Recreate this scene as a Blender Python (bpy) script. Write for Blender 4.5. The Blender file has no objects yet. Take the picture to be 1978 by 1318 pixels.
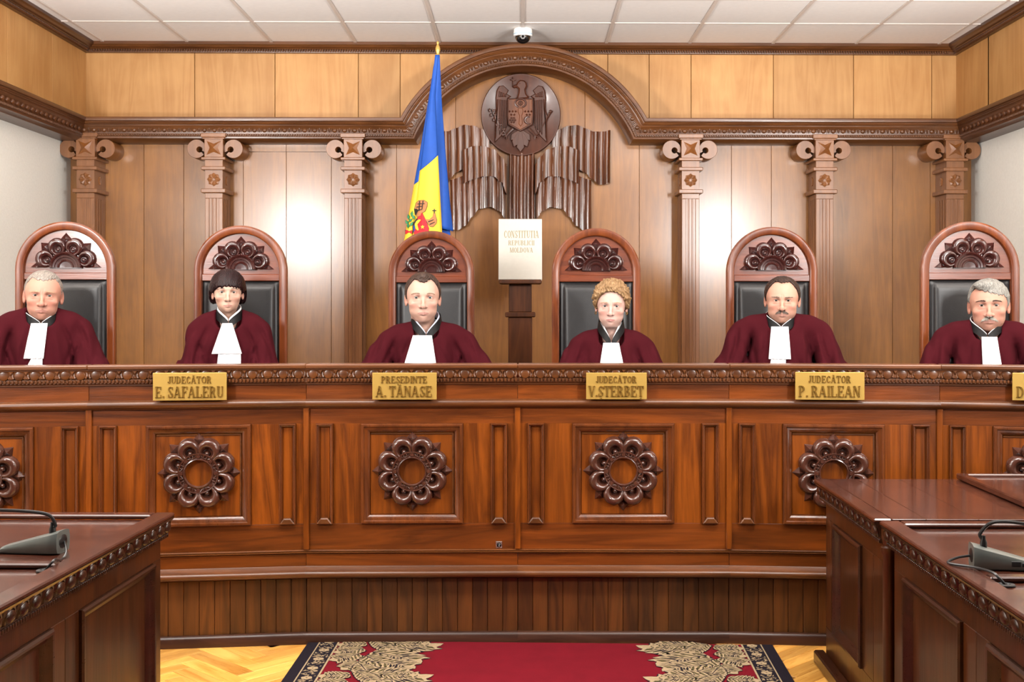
import bpy, bmesh, math, random
import numpy as np
from mathutils import Vector, Matrix
from mathutils.bvhtree import BVHTree
random.seed(7)
np.random.seed(7)
PI = math.pi
SC = bpy.context.scene
COL = SC.collection

# ------------------------------------------------------------------ camera
F = 2250.0                      # focal length in pixels of the 1978 px wide frame
CX, CY = 1041.4, 590.0          # principal point
TH = math.radians(0.8)          # slight turn to the right
ZC = 1.347
FW = Vector((math.sin(TH), math.cos(TH), 0)); RT = Vector((math.cos(TH), -math.sin(TH), 0)); UP = Vector((0, 0, 1))
CAM = Vector((0, 0, ZC))
cd = bpy.data.cameras.new('camera'); cam = bpy.data.objects.new('camera', cd); COL.objects.link(cam)
cam.location = CAM; cam.rotation_euler = (PI / 2, 0, -TH)
cd.sensor_width = 36.0; cd.lens = F / 1978 * 36; cd.clip_start = 0.05
cd.shift_x = -(CX - 989) / 1978; cd.shift_y = -(659 - CY) / 1978
SC.camera = cam

# ------------------------------------------------------------------ world, lights, exposure
w = bpy.data.worlds.new('world'); SC.world = w; w.use_nodes = True
w.node_tree.nodes['Background'].inputs[0].default_value = (0.95, 0.96, 1.0, 1)
w.node_tree.nodes['Background'].inputs[1].default_value = 0.07
def area(name, loc, target, size, power, col=(1, 1, 1), sy=None, spread=180):
    l = bpy.data.lights.new(name, 'AREA'); l.energy = power; l.color = col; l.size = size
    if sy: l.shape = 'RECTANGLE'; l.size_y = sy
    l.spread = math.radians(spread)
    o = bpy.data.objects.new(name, l); COL.objects.link(o); o.location = loc
    o.rotation_euler = (Vector(target) - Vector(loc)).to_track_quat('-Z', 'Y').to_euler()
    return o
area('studio_softbox', (-2.75, 1.7, 2.2), (0.4, 8.2, 4.3), 0.34, 98, (1.0, 0.97, 0.94), sy=0.72, spread=105)
area('studio_softbox', (2.45, 1.7, 2.2), (-0.4, 8.2, 4.3), 0.34, 98, (1.0, 0.97, 0.94), sy=0.72, spread=105)
area('added_uplight_fill', (-2.5, 4.3, 1.85), (-2.4, 4.45, 5.0), 0.8, 265, (1.0, 0.97, 0.94))  # pair of unseen fills, added to brighten ceiling and upper walls
area('added_uplight_fill', (2.5, 4.3, 1.85), (2.4, 4.45, 5.0), 0.8, 265, (1.0, 0.97, 0.94))
area('added_overhead_fill', (-1.3, 3.1, 3.2), (-1.2, 3.5, 0), 1.2, 72, (1.0, 0.96, 0.91), sy=0.6)
area('added_overhead_fill', (1.3, 3.1, 3.2), (1.2, 3.5, 0), 1.2, 72, (1.0, 0.96, 0.91), sy=0.6)
SC.view_settings.view_transform = 'Standard'; SC.view_settings.look = 'None'
SC.view_settings.gamma = 1.0; SC.view_settings.use_curve_mapping = False
SC.view_settings.exposure = -0.14

# ------------------------------------------------------------------ pixel -> world helpers
def ray(px, py):
    return FW + RT * ((px - CX) / F) + UP * ((CY - py) / F)
def U(px, py, d): return CAM + ray(px, py) * d               # at depth d along the view axis
def WY(px, py, Y):
    r = ray(px, py); return CAM + r * (Y / r.y)
def WX(px, py, X):
    r = ray(px, py); return CAM + r * (X / r.x)
def WZ(px, py, Z):
    r = ray(px, py); return CAM + r * ((Z - ZC) / r.z)

# ------------------------------------------------------------------ object helpers
def tag(o, label=None, cat=None, group=None, kind=None):
    if label: o['label'] = label
    if cat: o['category'] = cat
    if group: o['group'] = group
    if kind: o['kind'] = kind
    return o
def empty(name, loc=(0, 0, 0), rz=0.0, label=None, cat=None, group=None, kind=None, parent=None):
    o = bpy.data.objects.new(name, None); COL.objects.link(o)
    o.location = loc; o.rotation_euler = (0, 0, rz); o.empty_display_size = 0.1
    if parent: o.parent = parent
    return tag(o, label, cat, group, kind)
def link(name, me, parent=None, loc=None, rot=None, scale=None):
    o = bpy.data.objects.new(name, me); COL.objects.link(o)
    if parent is not None: o.parent = parent
    if loc is not None: o.location = loc
    if rot is not None: o.rotation_euler = rot
    if scale is not None: o.scale = scale
    return o

class MB:
    def __init__(s): s.v = []; s.f = []
    def add(s, vs, fs, M=None):
        b = len(s.v)
        if M is not None: vs = [tuple(M @ Vector(p)) for p in vs]
        s.v.extend(tuple(p) for p in vs); s.f.extend(tuple(b + i for i in f) for f in fs)
        return s
    def box(s, x0, x1, y0, y1, z0, z1, c=0.0, M=None):
        if x0 > x1: x0, x1 = x1, x0
        if y0 > y1: y0, y1 = y1, y0
        if z0 > z1: z0, z1 = z1, z0
        X = (x0, x1); Y = (y0, y1); Z = (z0, z1)
        if c <= 0:
            vs = [(X[i], Y[j], Z[k]) for i in (0, 1) for j in (0, 1) for k in (0, 1)]
            return s.add(vs, [(0, 1, 3, 2), (4, 6, 7, 5), (0, 4, 5, 1), (2, 3, 7, 6), (0, 2, 6, 4), (1, 5, 7, 3)], M)
        c = min(c, (x1 - x0) * .45, (y1 - y0) * .45, (z1 - z0) * .45)
        XI = (x0 + c, x1 - c); YI = (y0 + c, y1 - c); ZI = (z0 + c, z1 - c)
        vs = []; 
        def ix(i, j, k, a): return ((i * 2 + j) * 2 + k) * 3 + a
        for i in (0, 1):
            for j in (0, 1):
                for k in (0, 1):
                    vs += [(X[i], YI[j], ZI[k]), (XI[i], Y[j], ZI[k]), (XI[i], YI[j], Z[k])]
        fs = []
        for i in (0, 1):
            fs.append((ix(i, 0, 0, 0), ix(i, 1, 0, 0), ix(i, 1, 1, 0), ix(i, 0, 1, 0)))
            fs.append((ix(0, i, 0, 1), ix(1, i, 0, 1), ix(1, i, 1, 1), ix(0, i, 1, 1)))
            fs.append((ix(0, 0, i, 2), ix(1, 0, i, 2), ix(1, 1, i, 2), ix(0, 1, i, 2)))
        for i in (0, 1):
            for j in (0, 1):
                fs.append((ix(i, j, 0, 0), ix(i, j, 1, 0), ix(i, j, 1, 1), ix(i, j, 0, 1)))
                fs.append((ix(i, 0, j, 0), ix(i, 1, j, 0), ix(i, 1, j, 2), ix(i, 0, j, 2)))
                fs.append((ix(0, i, j, 1), ix(1, i, j, 1), ix(1, i, j, 2), ix(0, i, j, 2)))
                for k in (0, 1): fs.append((ix(i, j, k, 0), ix(i, j, k, 1), ix(i, j, k, 2)))
        return s.add(vs, fs, M)
    def grid(s, fn, nu, nv, closeu=False, M=None, capu=False):
        vs = [fn(i / (nu if closeu else nu - 1), j / (nv - 1)) for j in range(nv) for i in range(nu)]
        fs = []
        for j in range(nv - 1):
            for i in range(nu if closeu else nu - 1):
                a = j * nu + i; b = j * nu + (i + 1) % nu
                fs.append((a, b, b + nu, a + nu))
        if capu:
            fs.append(tuple(range(nu))); fs.append(tuple((nv - 1) * nu + i for i in range(nu))[::-1])
        return s.add(vs, fs, M)
    def tube(s, path, r, n=8, M=None):
        P = [Vector(p) for p in path]; m = len(P)
        R = list(r) if hasattr(r, '__len__') else [r] * m
        vs = []; up = None
        for i in range(m):
            t = (P[min(i + 1, m - 1)] - P[max(i - 1, 0)])
            t = t.normalized() if t.length > 1e-9 else Vector((0, 0, 1))
            if up is None:
                up = t.orthogonal().normalized()
            up = (up - t * up.dot(t)); up = up.normalized() if up.length > 1e-6 else t.orthogonal().normalized()
            sd = t.cross(up)
            for k in range(n):
                a = 2 * PI * k / n
                vs.append(P[i] + (up * math.cos(a) + sd * math.sin(a)) * R[i])
        fs = [(i * n + k, i * n + (k + 1) % n, (i + 1) * n + (k + 1) % n, (i + 1) * n + k) for i in range(m - 1) for k in range(n)]
        fs.append(tuple(range(n))[::-1]); fs.append(tuple((m - 1) * n + k for k in range(n)))
        return s.add(vs, fs, M)
    def lathe(s, prof, n=24, a0=0.0, a1=2 * PI, M=None):   # prof (r, z)
        full = abs(a1 - a0 - 2 * PI) < 1e-6
        k = n if full else n + 1
        vs = [(r * math.cos(a0 + (a1 - a0) * i / n), r * math.sin(a0 + (a1 - a0) * i / n), z) for (r, z) in prof for i in range(k)]
        fs = []
        for j in range(len(prof) - 1):
            for i in range(n):
                a = j * k + i; b = j * k + (i + 1) % k
                fs.append((a, b, b + k, a + k))
        return s.add(vs, fs, M)
    def prism(s, poly, y0, y1, c=0.0, M=None):             # poly in (x, z); front face at y0, inset by c
        n = len(poly)
        ar = sum(poly[i][0] * poly[(i + 1) % n][1] - poly[(i + 1) % n][0] * poly[i][1] for i in range(n))
        if ar < 0: poly = poly[::-1]
        rings = []
        if c > 0:
            ins = []
            for i in range(n):
                a = Vector(poly[i - 1]); b = Vector(poly[i]); d = Vector(poly[(i + 1) % n])
                e1 = (b - a); e2 = (d - b)
                e1 = e1.normalized() if e1.length > 1e-9 else Vector((1, 0)); e2 = e2.normalized() if e2.length > 1e-9 else e1
                nn = Vector((-e1.y, e1.x)) + Vector((-e2.y, e2.x))
                nn = nn.normalized() if nn.length > 1e-6 else Vector((-e1.y, e1.x))
                q = max(.5, nn.dot(Vector((-e1.y, e1.x))))
                ins.append(b + nn * (c / q))
            rings = [[(p[0], y0, p[1]) for p in ins], [(p[0], y0 + (c if y1 > y0 else -c), p[1]) for p in poly], [(p[0], y1, p[1]) for p in poly]]
        else:
            rings = [[(p[0], y0, p[1]) for p in poly], [(p[0], y1, p[1]) for p in poly]]
        vs = [p for r in rings for p in r]; m = len(rings)
        fs = [(j * n + i, j * n + (i + 1) % n, (j + 1) * n + (i + 1) % n, (j + 1) * n + i) for j in range(m - 1) for i in range(n)]
        fs.append(tuple(range(n))); fs.append(tuple((m - 1) * n + i for i in range(n))[::-1])
        return s.add(vs, fs, M)
    def extx(s, prof, x0, x1, M=None):                      # closed profile (y, z) extruded along x
        n = len(prof)
        vs = [(x0, p[0], p[1]) for p in prof] + [(x1, p[0], p[1]) for p in prof]
        fs = [(i, (i + 1) % n, n + (i + 1) % n, n + i) for i in range(n)] + [tuple(range(n)), tuple(range(n, 2 * n))[::-1]]
        return s.add(vs, fs, M)
    def sphere(s, c, r, nu=12, nv=8, v0=0.0, v1=1.0, M=None):  # z axis poles
        if not hasattr(r, '__len__'): r = (r, r, r)
        def fn(u, v):
            a = 2 * PI * u; b = PI * (v0 + (v1 - v0) * v)
            return (c[0] + r[0] * math.sin(b) * math.cos(a), c[1] + r[1] * math.sin(b) * math.sin(a), c[2] + r[2] * math.cos(b))
        return s.grid(fn, nu, nv, True, M)
    def mesh(s, name, mat, angle=35, fix=True):
        me = bpy.data.meshes.new(name); me.from_pydata(s.v, [], s.f)
        if fix:
            bm = bmesh.new(); bm.from_mesh(me); bmesh.ops.recalc_face_normals(bm, faces=bm.faces); bm.to_mesh(me); bm.free()
        for m in (mat if isinstance(mat, (list, tuple)) else [mat]): me.materials.append(m)
        if angle is not None:
            me.polygons.foreach_set('use_smooth', [True] * len(me.polygons))
            me.set_sharp_from_angle(angle=math.radians(angle))
        me.update(); return me
    def build(s, name, mat, parent=None, angle=35, loc=None, rot=None, fix=True):
        return link(name, s.mesh(name, mat, angle, fix), parent, loc, rot)

# ------------------------------------------------------------------ materials
def srgb(r, g, b):
    f = lambda c: (c / 255 / 12.92) if c / 255 <= .04045 else ((c / 255 + .055) / 1.055) ** 2.4
    return (f(r), f(g), f(b), 1)
def newmat(name):
    m = bpy.data.materials.new(name); m.use_nodes = True
    return m, m.node_tree.nodes, m.node_tree.links, m.node_tree.nodes['Principled BSDF']
def plain(name, col, rough=.5, metal=0.0, spec=.5, coat=0.0, noise=0.0, nscale=40, bump=0.0, bscale=200, sheen=0.0):
    m, N, L, B = newmat(name)
    B.inputs['Base Color'].default_value = col; B.inputs['Roughness'].default_value = rough
    B.inputs['Metallic'].default_value = metal; B.inputs['Specular IOR Level'].default_value = spec
    B.inputs['Coat Weight'].default_value = coat
    if sheen: B.inputs['Sheen Weight'].default_value = sheen
    tc = N.new('ShaderNodeTexCoord')
    if noise:
        n = N.new('ShaderNodeTexNoise'); n.inputs['Scale'].default_value = nscale; n.inputs['Detail'].default_value = 4
        L.new(tc.outputs['Object'], n.inputs['Vector'])
        r = N.new('ShaderNodeValToRGB')
        r.color_ramp.elements[0].position = .3; r.color_ramp.elements[1].position = .7
        r.color_ramp.elements[0].color = tuple(c * (1 - noise) for c in col[:3]) + (1,)
        r.color_ramp.elements[1].color = tuple(min(1, c * (1 + noise)) for c in col[:3]) + (1,)
        L.new(n.outputs['Fac'], r.inputs[0]); L.new(r.outputs[0], B.inputs['Base Color'])
    if bump:
        n = N.new('ShaderNodeTexNoise'); n.inputs['Scale'].default_value = bscale; n.inputs['Detail'].default_value = 3
        L.new(tc.outputs['Object'], n.inputs['Vector'])
        b = N.new('ShaderNodeBump'); b.inputs['Strength'].default_value = bump; b.inputs['Distance'].default_value = .004
        L.new(n.outputs['Fac'], b.inputs['Height']); L.new(b.outputs[0], B.inputs['Normal'])
    return m
def wood(name, dark, light, axis='z', rough=.32, coat=0.0, var=.16, fine=1.0, bump=.12, figure=.6, spec=.5, scale=1.0, crough=.12):
    m, N, L, B = newmat(name)
    tc = N.new('ShaderNodeTexCoord'); oi = N.new('ShaderNodeObjectInfo')
    off = N.new('ShaderNodeVectorMath'); off.operation = 'SCALE'; off.inputs[0].default_value = (7.3, 3.1, 5.7)
    L.new(oi.outputs['Random'], off.inputs['Scale'])
    ad = N.new('ShaderNodeVectorMath'); ad.operation = 'ADD'
    L.new(tc.outputs['Object'], ad.inputs[0]); L.new(off.outputs[0], ad.inputs[1])
    def mapped(sc_along, sc_across):
        mp = N.new('ShaderNodeMapping')
        s = [sc_across] * 3; s['xyz'.index(axis)] = sc_along
        mp.inputs['Scale'].default_value = [q * scale for q in s]; L.new(ad.outputs[0], mp.inputs['Vector']); return mp
    m1 = mapped(.9, 9); n1 = N.new('ShaderNodeTexNoise'); n1.inputs['Scale'].default_value = 1; n1.inputs['Detail'].default_value = 5
    n1.inputs['Distortion'].default_value = .8; L.new(m1.outputs[0], n1.inputs['Vector'])
    m2 = mapped(9, 260); n2 = N.new('ShaderNodeTexNoise'); n2.inputs['Scale'].default_value = 1; n2.inputs['Detail'].default_value = 3
    L.new(m2.outputs[0], n2.inputs['Vector'])
    n3 = N.new('ShaderNodeTexNoise'); n3.inputs['Scale'].default_value = 3.5; n3.inputs['Detail'].default_value = 3
    L.new(ad.outputs[0], n3.inputs['Vector'])
    # grain figure: sharpened bands of a distorted noise
    ml = N.new('ShaderNodeMath'); ml.operation = 'MULTIPLY'; ml.inputs[1].default_value = 9.0; L.new(n1.outputs['Fac'], ml.inputs[0])
    fr = N.new('ShaderNodeMath'); fr.operation = 'PINGPONG'; fr.inputs[1].default_value = 1.0; L.new(ml.outputs[0], fr.inputs[0])
    mx = N.new('ShaderNodeMix'); mx.inputs[0].default_value = figure; L.new(n3.outputs['Fac'], mx.inputs[2]); L.new(fr.outputs[0], mx.inputs[3])
    mx2 = N.new('ShaderNodeMix'); mx2.inputs[0].default_value = .32 * fine; L.new(mx.outputs[0], mx2.inputs[2]); L.new(n2.outputs['Fac'], mx2.inputs[3])
    cr = N.new('ShaderNodeValToRGB'); cr.color_ramp.elements[0].position = .22; cr.color_ramp.elements[1].position = .74
    cr.color_ramp.elements[0].color = dark; cr.color_ramp.elements[1].color = light
    L.new(mx2.outputs[0], cr.inputs[0])
    mr = N.new('ShaderNodeMapRange'); mr.inputs['To Min'].default_value = 1 - var; mr.inputs['To Max'].default_value = 1 + var
    L.new(oi.outputs['Random'], mr.inputs['Value'])
    vm = N.new('ShaderNodeVectorMath'); vm.operation = 'SCALE'; L.new(cr.outputs[0], vm.inputs[0]); L.new(mr.outputs[0], vm.inputs['Scale'])
    L.new(vm.outputs[0], B.inputs['Base Color'])
    rr = N.new('ShaderNodeMapRange'); rr.inputs['To Min'].default_value = rough - .05; rr.inputs['To Max'].default_value = rough + .08
    L.new(n2.outputs['Fac'], rr.inputs['Value']); L.new(rr.outputs[0], B.inputs['Roughness'])
    B.inputs['Specular IOR Level'].default_value = spec
    B.inputs['Coat Weight'].default_value = coat; B.inputs['Coat Roughness'].default_value = crough
    b = N.new('ShaderNodeBump'); b.inputs['Strength'].default_value = bump; b.inputs['Distance'].default_value = .003
    L.new(n2.outputs['Fac'], b.inputs['Height']); L.new(b.outputs[0], B.inputs['Normal'])
    return m
M = {}
M['wall_wood'] = wood('wall_veneer', srgb(104, 61, 16), srgb(144, 93, 34), 'z', rough=.45, figure=.25, var=.09, bump=.14, coat=.9, spec=.3, crough=.22)
M['pale_wood'] = wood('pale_veneer', srgb(164, 114, 60), srgb(190, 144, 88), 'z', rough=.5, figure=.25, var=.08, bump=.05, fine=.5)
M['cornice'] = wood('cornice_wood', srgb(64, 35, 15), srgb(98, 58, 28), 'x', rough=.3, figure=.4, var=.05)
M['cornice_y'] = wood('cornice_wood_side', srgb(56, 30, 13), srgb(86, 48, 24), 'y', rough=.3, figure=.4, var=.05)
M['pilaster'] = wood('pilaster_wood', srgb(98, 58, 28), srgb(132, 84, 46), 'z', coat=.6, rough=.38, spec=.4, crough=.22, figure=.3, var=.06)
M['pilaster_star'] = wood('pilaster_star_wood', srgb(98, 56, 24), srgb(132, 80, 36), 'z', rough=.35, figure=.3, var=.05)
M['bench'] = wood('bench_oak', srgb(80, 35, 3), srgb(132, 66, 11), 'z', rough=.3, coat=.15, var=.16)
M['bench_h'] = wood('bench_oak_horizontal', srgb(72, 32, 5), srgb(114, 55, 13), 'x', rough=.3, coat=.15, var=.16)
M['bench_mould'] = wood('bench_moulding', srgb(68, 35, 12), srgb(96, 53, 21), 'x', rough=.34, coat=.1, var=.08)
M['bench_mould_v'] = wood('bench_moulding_upright', srgb(72, 34, 11), srgb(102, 52, 20), 'z', rough=.28, coat=.2, var=.08)
M['plinth'] = wood('plinth_plank', srgb(58, 31, 9), srgb(96, 54, 19), 'z', rough=.42, var=.22)
M['skirting'] = wood('skirting_wood', srgb(48, 25, 16), srgb(70, 40, 26), 'x', rough=.35, var=.08)
M['carved'] = wood('carved_dark_wood', srgb(56, 30, 22), srgb(80, 46, 35), 'z', rough=.2, coat=.5, var=.06, figure=.2, bump=.03)
M['emblem'] = wood('emblem_wood', srgb(50, 23, 13), srgb(78, 39, 22), 'z', rough=.36, coat=.08, var=.05, figure=.3, bump=.05)
M['drape'] = wood('carved_drapery_wood', srgb(52, 25, 12), srgb(92, 48, 23), 'z', rough=.2, coat=.5, var=.05, figure=.5, bump=.05)
M['chair'] = wood('chair_mahogany', srgb(78, 32, 14), srgb(112, 52, 24), 'x', rough=.3, coat=.6, var=.06, figure=.5, bump=.15)
M['chair_v'] = wood('chair_mahogany_upright', srgb(80, 34, 12), srgb(114, 56, 22), 'z', rough=.3, coat=.5, var=.06, figure=.5, bump=.15)
M['chair_carved'] = wood('chair_carving', srgb(40, 16, 14), srgb(62, 27, 23), 'z', rough=.2, coat=.5, var=.05, figure=.2, bump=.02)
M['table'] = wood('table_mahogany', srgb(42, 18, 4), srgb(72, 35, 10), 'z', rough=.3, coat=.25, var=.1)
M['table_top'] = wood('table_top_mahogany', srgb(52, 24, 16), srgb(76, 40, 28), 'x', rough=.22, coat=.6, var=.06, bump=.06)
M['table_mould'] = wood('table_moulding', srgb(36, 16, 7), srgb(56, 27, 13), 'y', rough=.28, coat=.25, var=.05, bump=.03)
M['pedestal'] = wood('pedestal_wood', srgb(60, 30, 12), srgb(92, 50, 22), 'z', rough=.35, var=.05)
M['leather'] = plain('black_leather', srgb(30, 29, 30), rough=.40, noise=.12, bump=.12, bscale=260)
M['plaster'] = plain('white_plaster', srgb(224, 222, 214), rough=.85, noise=.03, nscale=60, bump=.35, bscale=90)
M['tile'] = plain('ceiling_tile_board', srgb(234, 230, 226), rough=.9, noise=.02, nscale=25, bump=.1, bscale=220)
M['tbar'] = plain('ceiling_grid_metal', srgb(206, 196, 188), rough=.5)
M['brass'] = plain('polished_brass', srgb(180, 146, 74), rough=.32, metal=.35)
M['brass_letter'] = plain('brass_lettering', srgb(172, 132, 62), rough=.2, metal=.75)
M['paper'] = plain('cream_book_cover', srgb(196, 192, 182), rough=.6, noise=.02)
M['gilt'] = plain('gilt_lettering', srgb(150, 134, 100), rough=.5)
M['white_plastic'] = plain('white_plastic', srgb(236, 236, 234), rough=.35)
M['black_plastic'] = plain('black_plastic', srgb(22, 22, 23), rough=.3)
M['smoke_dome'] = plain('smoked_dome', srgb(18, 17, 18), rough=.06, coat=.6)
M['silver'] = plain('silver_plastic', srgb(104, 110, 107), rough=.32, metal=.35, noise=.04)
M['steel'] = plain('steel', srgb(190, 190, 190), rough=.25, metal=.9)
M['dais_carpet'] = plain('dais_carpet', srgb(58, 30, 22), rough=.95, noise=.15, nscale=80)
M['shield'] = wood('shield_wood', srgb(76, 36, 11), srgb(104, 54, 20), 'z', rough=.3, coat=.2, var=.02)
# ================================================================== SETTING
YU = 8.44                      # upper pale wall
YL = 8.20                      # lower panelled wall
XL = WY(161, 160, YU).x; XR = WY(1852, 160, YU).x
ZT = WY(1010, 86.5, YU).z        # ceiling height
YB = -1.6
def zc(py, Y=7.95, px=700): return WY(px, py, Y).z
# ---- floor
fl = MB(); fl.box(XL - .1, XR + .1, YB, YU + .1, -.1, -.012)
M['parquet'] = wood('parquet_oak', srgb(186, 122, 44), srgb(232, 178, 92), 'x', rough=.28, var=.22, figure=.45, coat=.2, bump=.03)
M['parquet_joint'] = plain('parquet_joint', srgb(150, 98, 42), rough=.5)
floor = fl.build('floor', M['parquet_joint']); tag(floor, kind='structure')
bl = MB(); BW, BLn = .07, .35
bl.box(0, BLn - .001, 0, BW - .001, -.012, 0, .001); bl_me = bl.mesh('parquet_block', M['parquet'])
R45 = Matrix.Rotation(PI / 4, 3, 'Z')
for i in range(-30, 31):
    for j in range(-12, 13):
        for k in (0, 1):
            ox = i * BW + j * BLn; oy = i * BW - j * BLn          # herringbone lattice
            if k == 0: p = Vector((ox, oy, 0)); rz = 0
            else: p = Vector((ox + 0, oy + BW, 0)); p = Vector((ox + BW, oy + BW, 0)); rz = PI / 2
            c = R45 @ (p + (Vector((BLn / 2, BW / 2, 0)) if k == 0 else Vector((-BW / 2, BLn / 2, 0)))) + Vector((0, 4.4, 0))
            if not (3.55 < c.y < 4.72): continue
            if not (-1.6 < c.x < 1.6): continue
            if -.78 < c.x < .92 and c.y < 4.52: continue
            link('parquet_block', bl_me, floor, R45 @ p + Vector((0, 4.4, 0)), (0, 0, PI / 4 + rz))
# ---- ceiling with its grid
ceil_ = MB(); ceil_.box(XL - .1, XR + .1, YB, YU + .1, ZT + .03, ZT + .12)
ceiling = ceil_.build('ceiling', M['tile']); tag(ceiling, kind='structure')
rows = [YU - .665 - .6 * k for k in range(-1, 6)]
rows[0] = YU
tl_x = [XL] + [.6 * k for k in range(-5, 6)] + [XR]
tile_me = {}
for r in range(len(rows) - 1):
    for k in range(len(tl_x) - 1):
        x0, x1 = tl_x[k], tl_x[k + 1]; y1, y0 = rows[r], rows[r + 1]
        key = (round(x1 - x0, 3), round(y1 - y0, 3))
        if key not in tile_me:
            b = MB(); b.box(-(x1 - x0) / 2 + .01, (x1 - x0) / 2 - .01, -(y1 - y0) / 2 + .01, (y1 - y0) / 2 - .01, 0, .02, .003)
            tile_me[key] = b.mesh('ceiling_tile', M['tile'])
        link('ceiling_tile', tile_me[key], ceiling, ((x0 + x1) / 2, (y0 + y1) / 2, ZT))
for k in range(-5, 6):
    b = MB(); b.box(.6 * k - .0115, .6 * k + .0115, rows[-1], YU, ZT - .006, ZT + .012, .002)
    b.build('grid_bar', M['tbar'], ceiling)
for yy in rows[1:]:
    b = MB(); b.box(XL, XR, yy - .0085, yy + .0085, ZT - .005, ZT + .012, .002)
    b.build('grid_bar', M['tbar'], ceiling)
b = MB(); b.box(XL, XR, YB, rows[-1] - .01, ZT, ZT + .03); b.build('plain_soffit', M['tile'], ceiling)
# ---- back wall
C0X = WY(1012, 353, 7.95).x; C0Z = zc(355); PXM = 7.95 / F      # arch centre, metres per px at the cornice front
ZCB = zc(265); ZCT = zc(226)
R_IN = (271 - 44) * PXM
def top_of(x):
    z = ZCB
    if abs(x - C0X) < R_IN: z = max(z, C0Z + math.sqrt(R_IN ** 2 - (x - C0X) ** 2))
    return z
wb = MB(); wb.box(XL - .1, XR + .1, YU + .02, YU + .12, -.1, ZT + .1)
wb.prism([(XL, -.05), (XR, -.05), (XR, ZCT)] + [(C0X + 260 * PXM * math.cos(a), C0Z + 260 * PXM * math.sin(a)) for a in [math.radians(28 + 124 * i / 40) for i in range(41)]] + [(XL, ZCT)], YL + .02, YU + .02)
wall_back = wb.build('wall_back', M['wall_wood'], angle=20); tag(wall_back, kind='structure')
ups = [163, 376, 531, 692, 773, 1174, 1254, 1335, 1494, 1649, 1800, 1852]
uz0, uz1 = WY(700, 224, YU).z, WY(700, 101, YU).z
for a, c in zip(ups[:-1], ups[1:]):
    x0, x1 = WY(a, 160, YU).x, WY(c, 160, YU).x
    if a == 163: x0 = XL
    b = MB(); b.box(x0 + .002, x1 - .002, YU, YU + .02, uz0 - .12, ZT - .01, .0015); b.build('upper_wall_panel', M['pale_wood'], wall_back)
lows = [125, 278, 355, 470, 553, 640, 766, 880, 1010, 1130, 1235, 1413, 1490, 1724, 1797, 1887]
hz = zc(294, YL)
for a, c in zip(lows[:-1], lows[1:]):
    x0, x1 = WY(a, 400, YL).x, WY(c, 400, YL).x
    if a == 125: x0 = XL
    if c == 1887: x1 = XR
    x0 += .0012; x1 -= .0012
    zb = -.01
    if 470 <= a < 640:
        b = MB(); b.box(x0, x1, YL - .003, YL + .02, hz + .002, ZCB + .02, .001); b.build('wall_panel', M['wall_wood'], wall_back)
        tp = [(x1, hz - .002), (x0, hz - .002)]
    else:
        n = 12; tp = [(x1 - (x1 - x0) * i / n, top_of(x1 - (x1 - x0) * i / n) + .03) for i in range(n + 1)]
    b = MB(); b.prism([(x0, zb), (x1, zb)] + tp, YL, YL + .02, .001); b.build('wall_panel', M['wall_wood'], wall_back)
# ---- side walls
for nm, X, sg in (('wall_left', XL, -1), ('wall_right', XR, 1)):
    b = MB(); b.box(X, X + sg * .12, YB, YU + .12, -.1, ZT + .1)
    wl = b.build(nm, M['plaster']); tag(wl, kind='structure')
    for k in range(5):
        y1 = (YU, 7.84, 7.16, 6.48, 5.8)[k] if sg < 0 else (YU, 7.86, 7.18, 6.5, 5.82)[k]; y0 = y1 - ((YU - 7.84) if k == 0 else .68)
        b = MB(); b.box(X - sg * .02, X, y0 + .0012, y1 - .0012, zc(228), ZT - .01, .001); b.build('upper_wall_panel', M['pale_wood'], wl)
    b = MB(); b.box(X - sg * .02, X, YB, 5.1, zc(228), ZT - .01); b.build('upper_wall_panel', M['pale_wood'], wl)
    b = MB(); b.box(X - sg * .008, X, 5.0, YU, zc(228), ZT - .01); b.build('joint_backing', M['cornice_y'], wl)
# ---- main cornice with its arch.  profile: (out from YL, px below the top edge)
CP = [(0, 0), (.235, 0), (.262, 1), (.265, 4), (.262, 8), (.25, 9), (.246, 11), (.25, 12.5), (.246, 14), (.238, 15), (.236, 17),
      (.233, 18), (.222, 22), (.214, 27), (.212, 31), (.22, 31.6), (.222, 36), (.214, 37), (.212, 40), (.19, 41), (.165, 44.5), (0, 44.5)]
def arch_path(k, out):
    R = (271 - k) * PXM; zl = ZCT - k * PXM
    s_ = (zl - C0Z) / R; a = math.asin(s_)
    pts = [(XL, zl)]
    N = 44
    for i in range(N + 1):
        t = PI - a - (PI - 2 * a) * i / N
        pts.append((C0X + R * math.cos(t), C0Z + R * math.sin(t)))
    pts.append((XR, zl)); return pts
paths = [[(x, YL - o, z) for x, z in arch_path(k, o)] for o, k in CP]
nP = len(paths[0]); nC = len(CP)
b = MB(); vs = [paths[c][p] for p in range(nP) for c in range(nC)]
b.add(vs, [(p * nC + c, p * nC + (c + 1) % nC, (p + 1) * nC + (c + 1) % nC, (p + 1) * nC + c) for p in range(nP - 1) for c in range(nC)])
trim_1 = b.build('trim_1', M['cornice'], angle=28); tag(trim_1, kind='structure')
def walk(path, step, start=.03):
    out = []; acc = -start
    for (x0, z0), (x1, z1) in zip(path[:-1], path[1:]):
        L_ = math.hypot(x1 - x0, z1 - z0)
        while acc + step <= L_ - 1e-9 if acc + step >= 0 else False:
            acc += step; t = acc / L_; out.append((x0 + (x1 - x0) * t, z0 + (z1 - z0) * t, math.atan2(z1 - z0, x1 - x0)))
        acc -= L_
    return out
eb = MB(); eb.sphere((0, 0, 0), (.0165, .0165, .012), 10, 5, 0, .5, Matrix.Rotation(PI / 2, 4, 'X')); egg_me = eb.mesh('carved_egg', M['cornice'])
db = MB()
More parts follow.
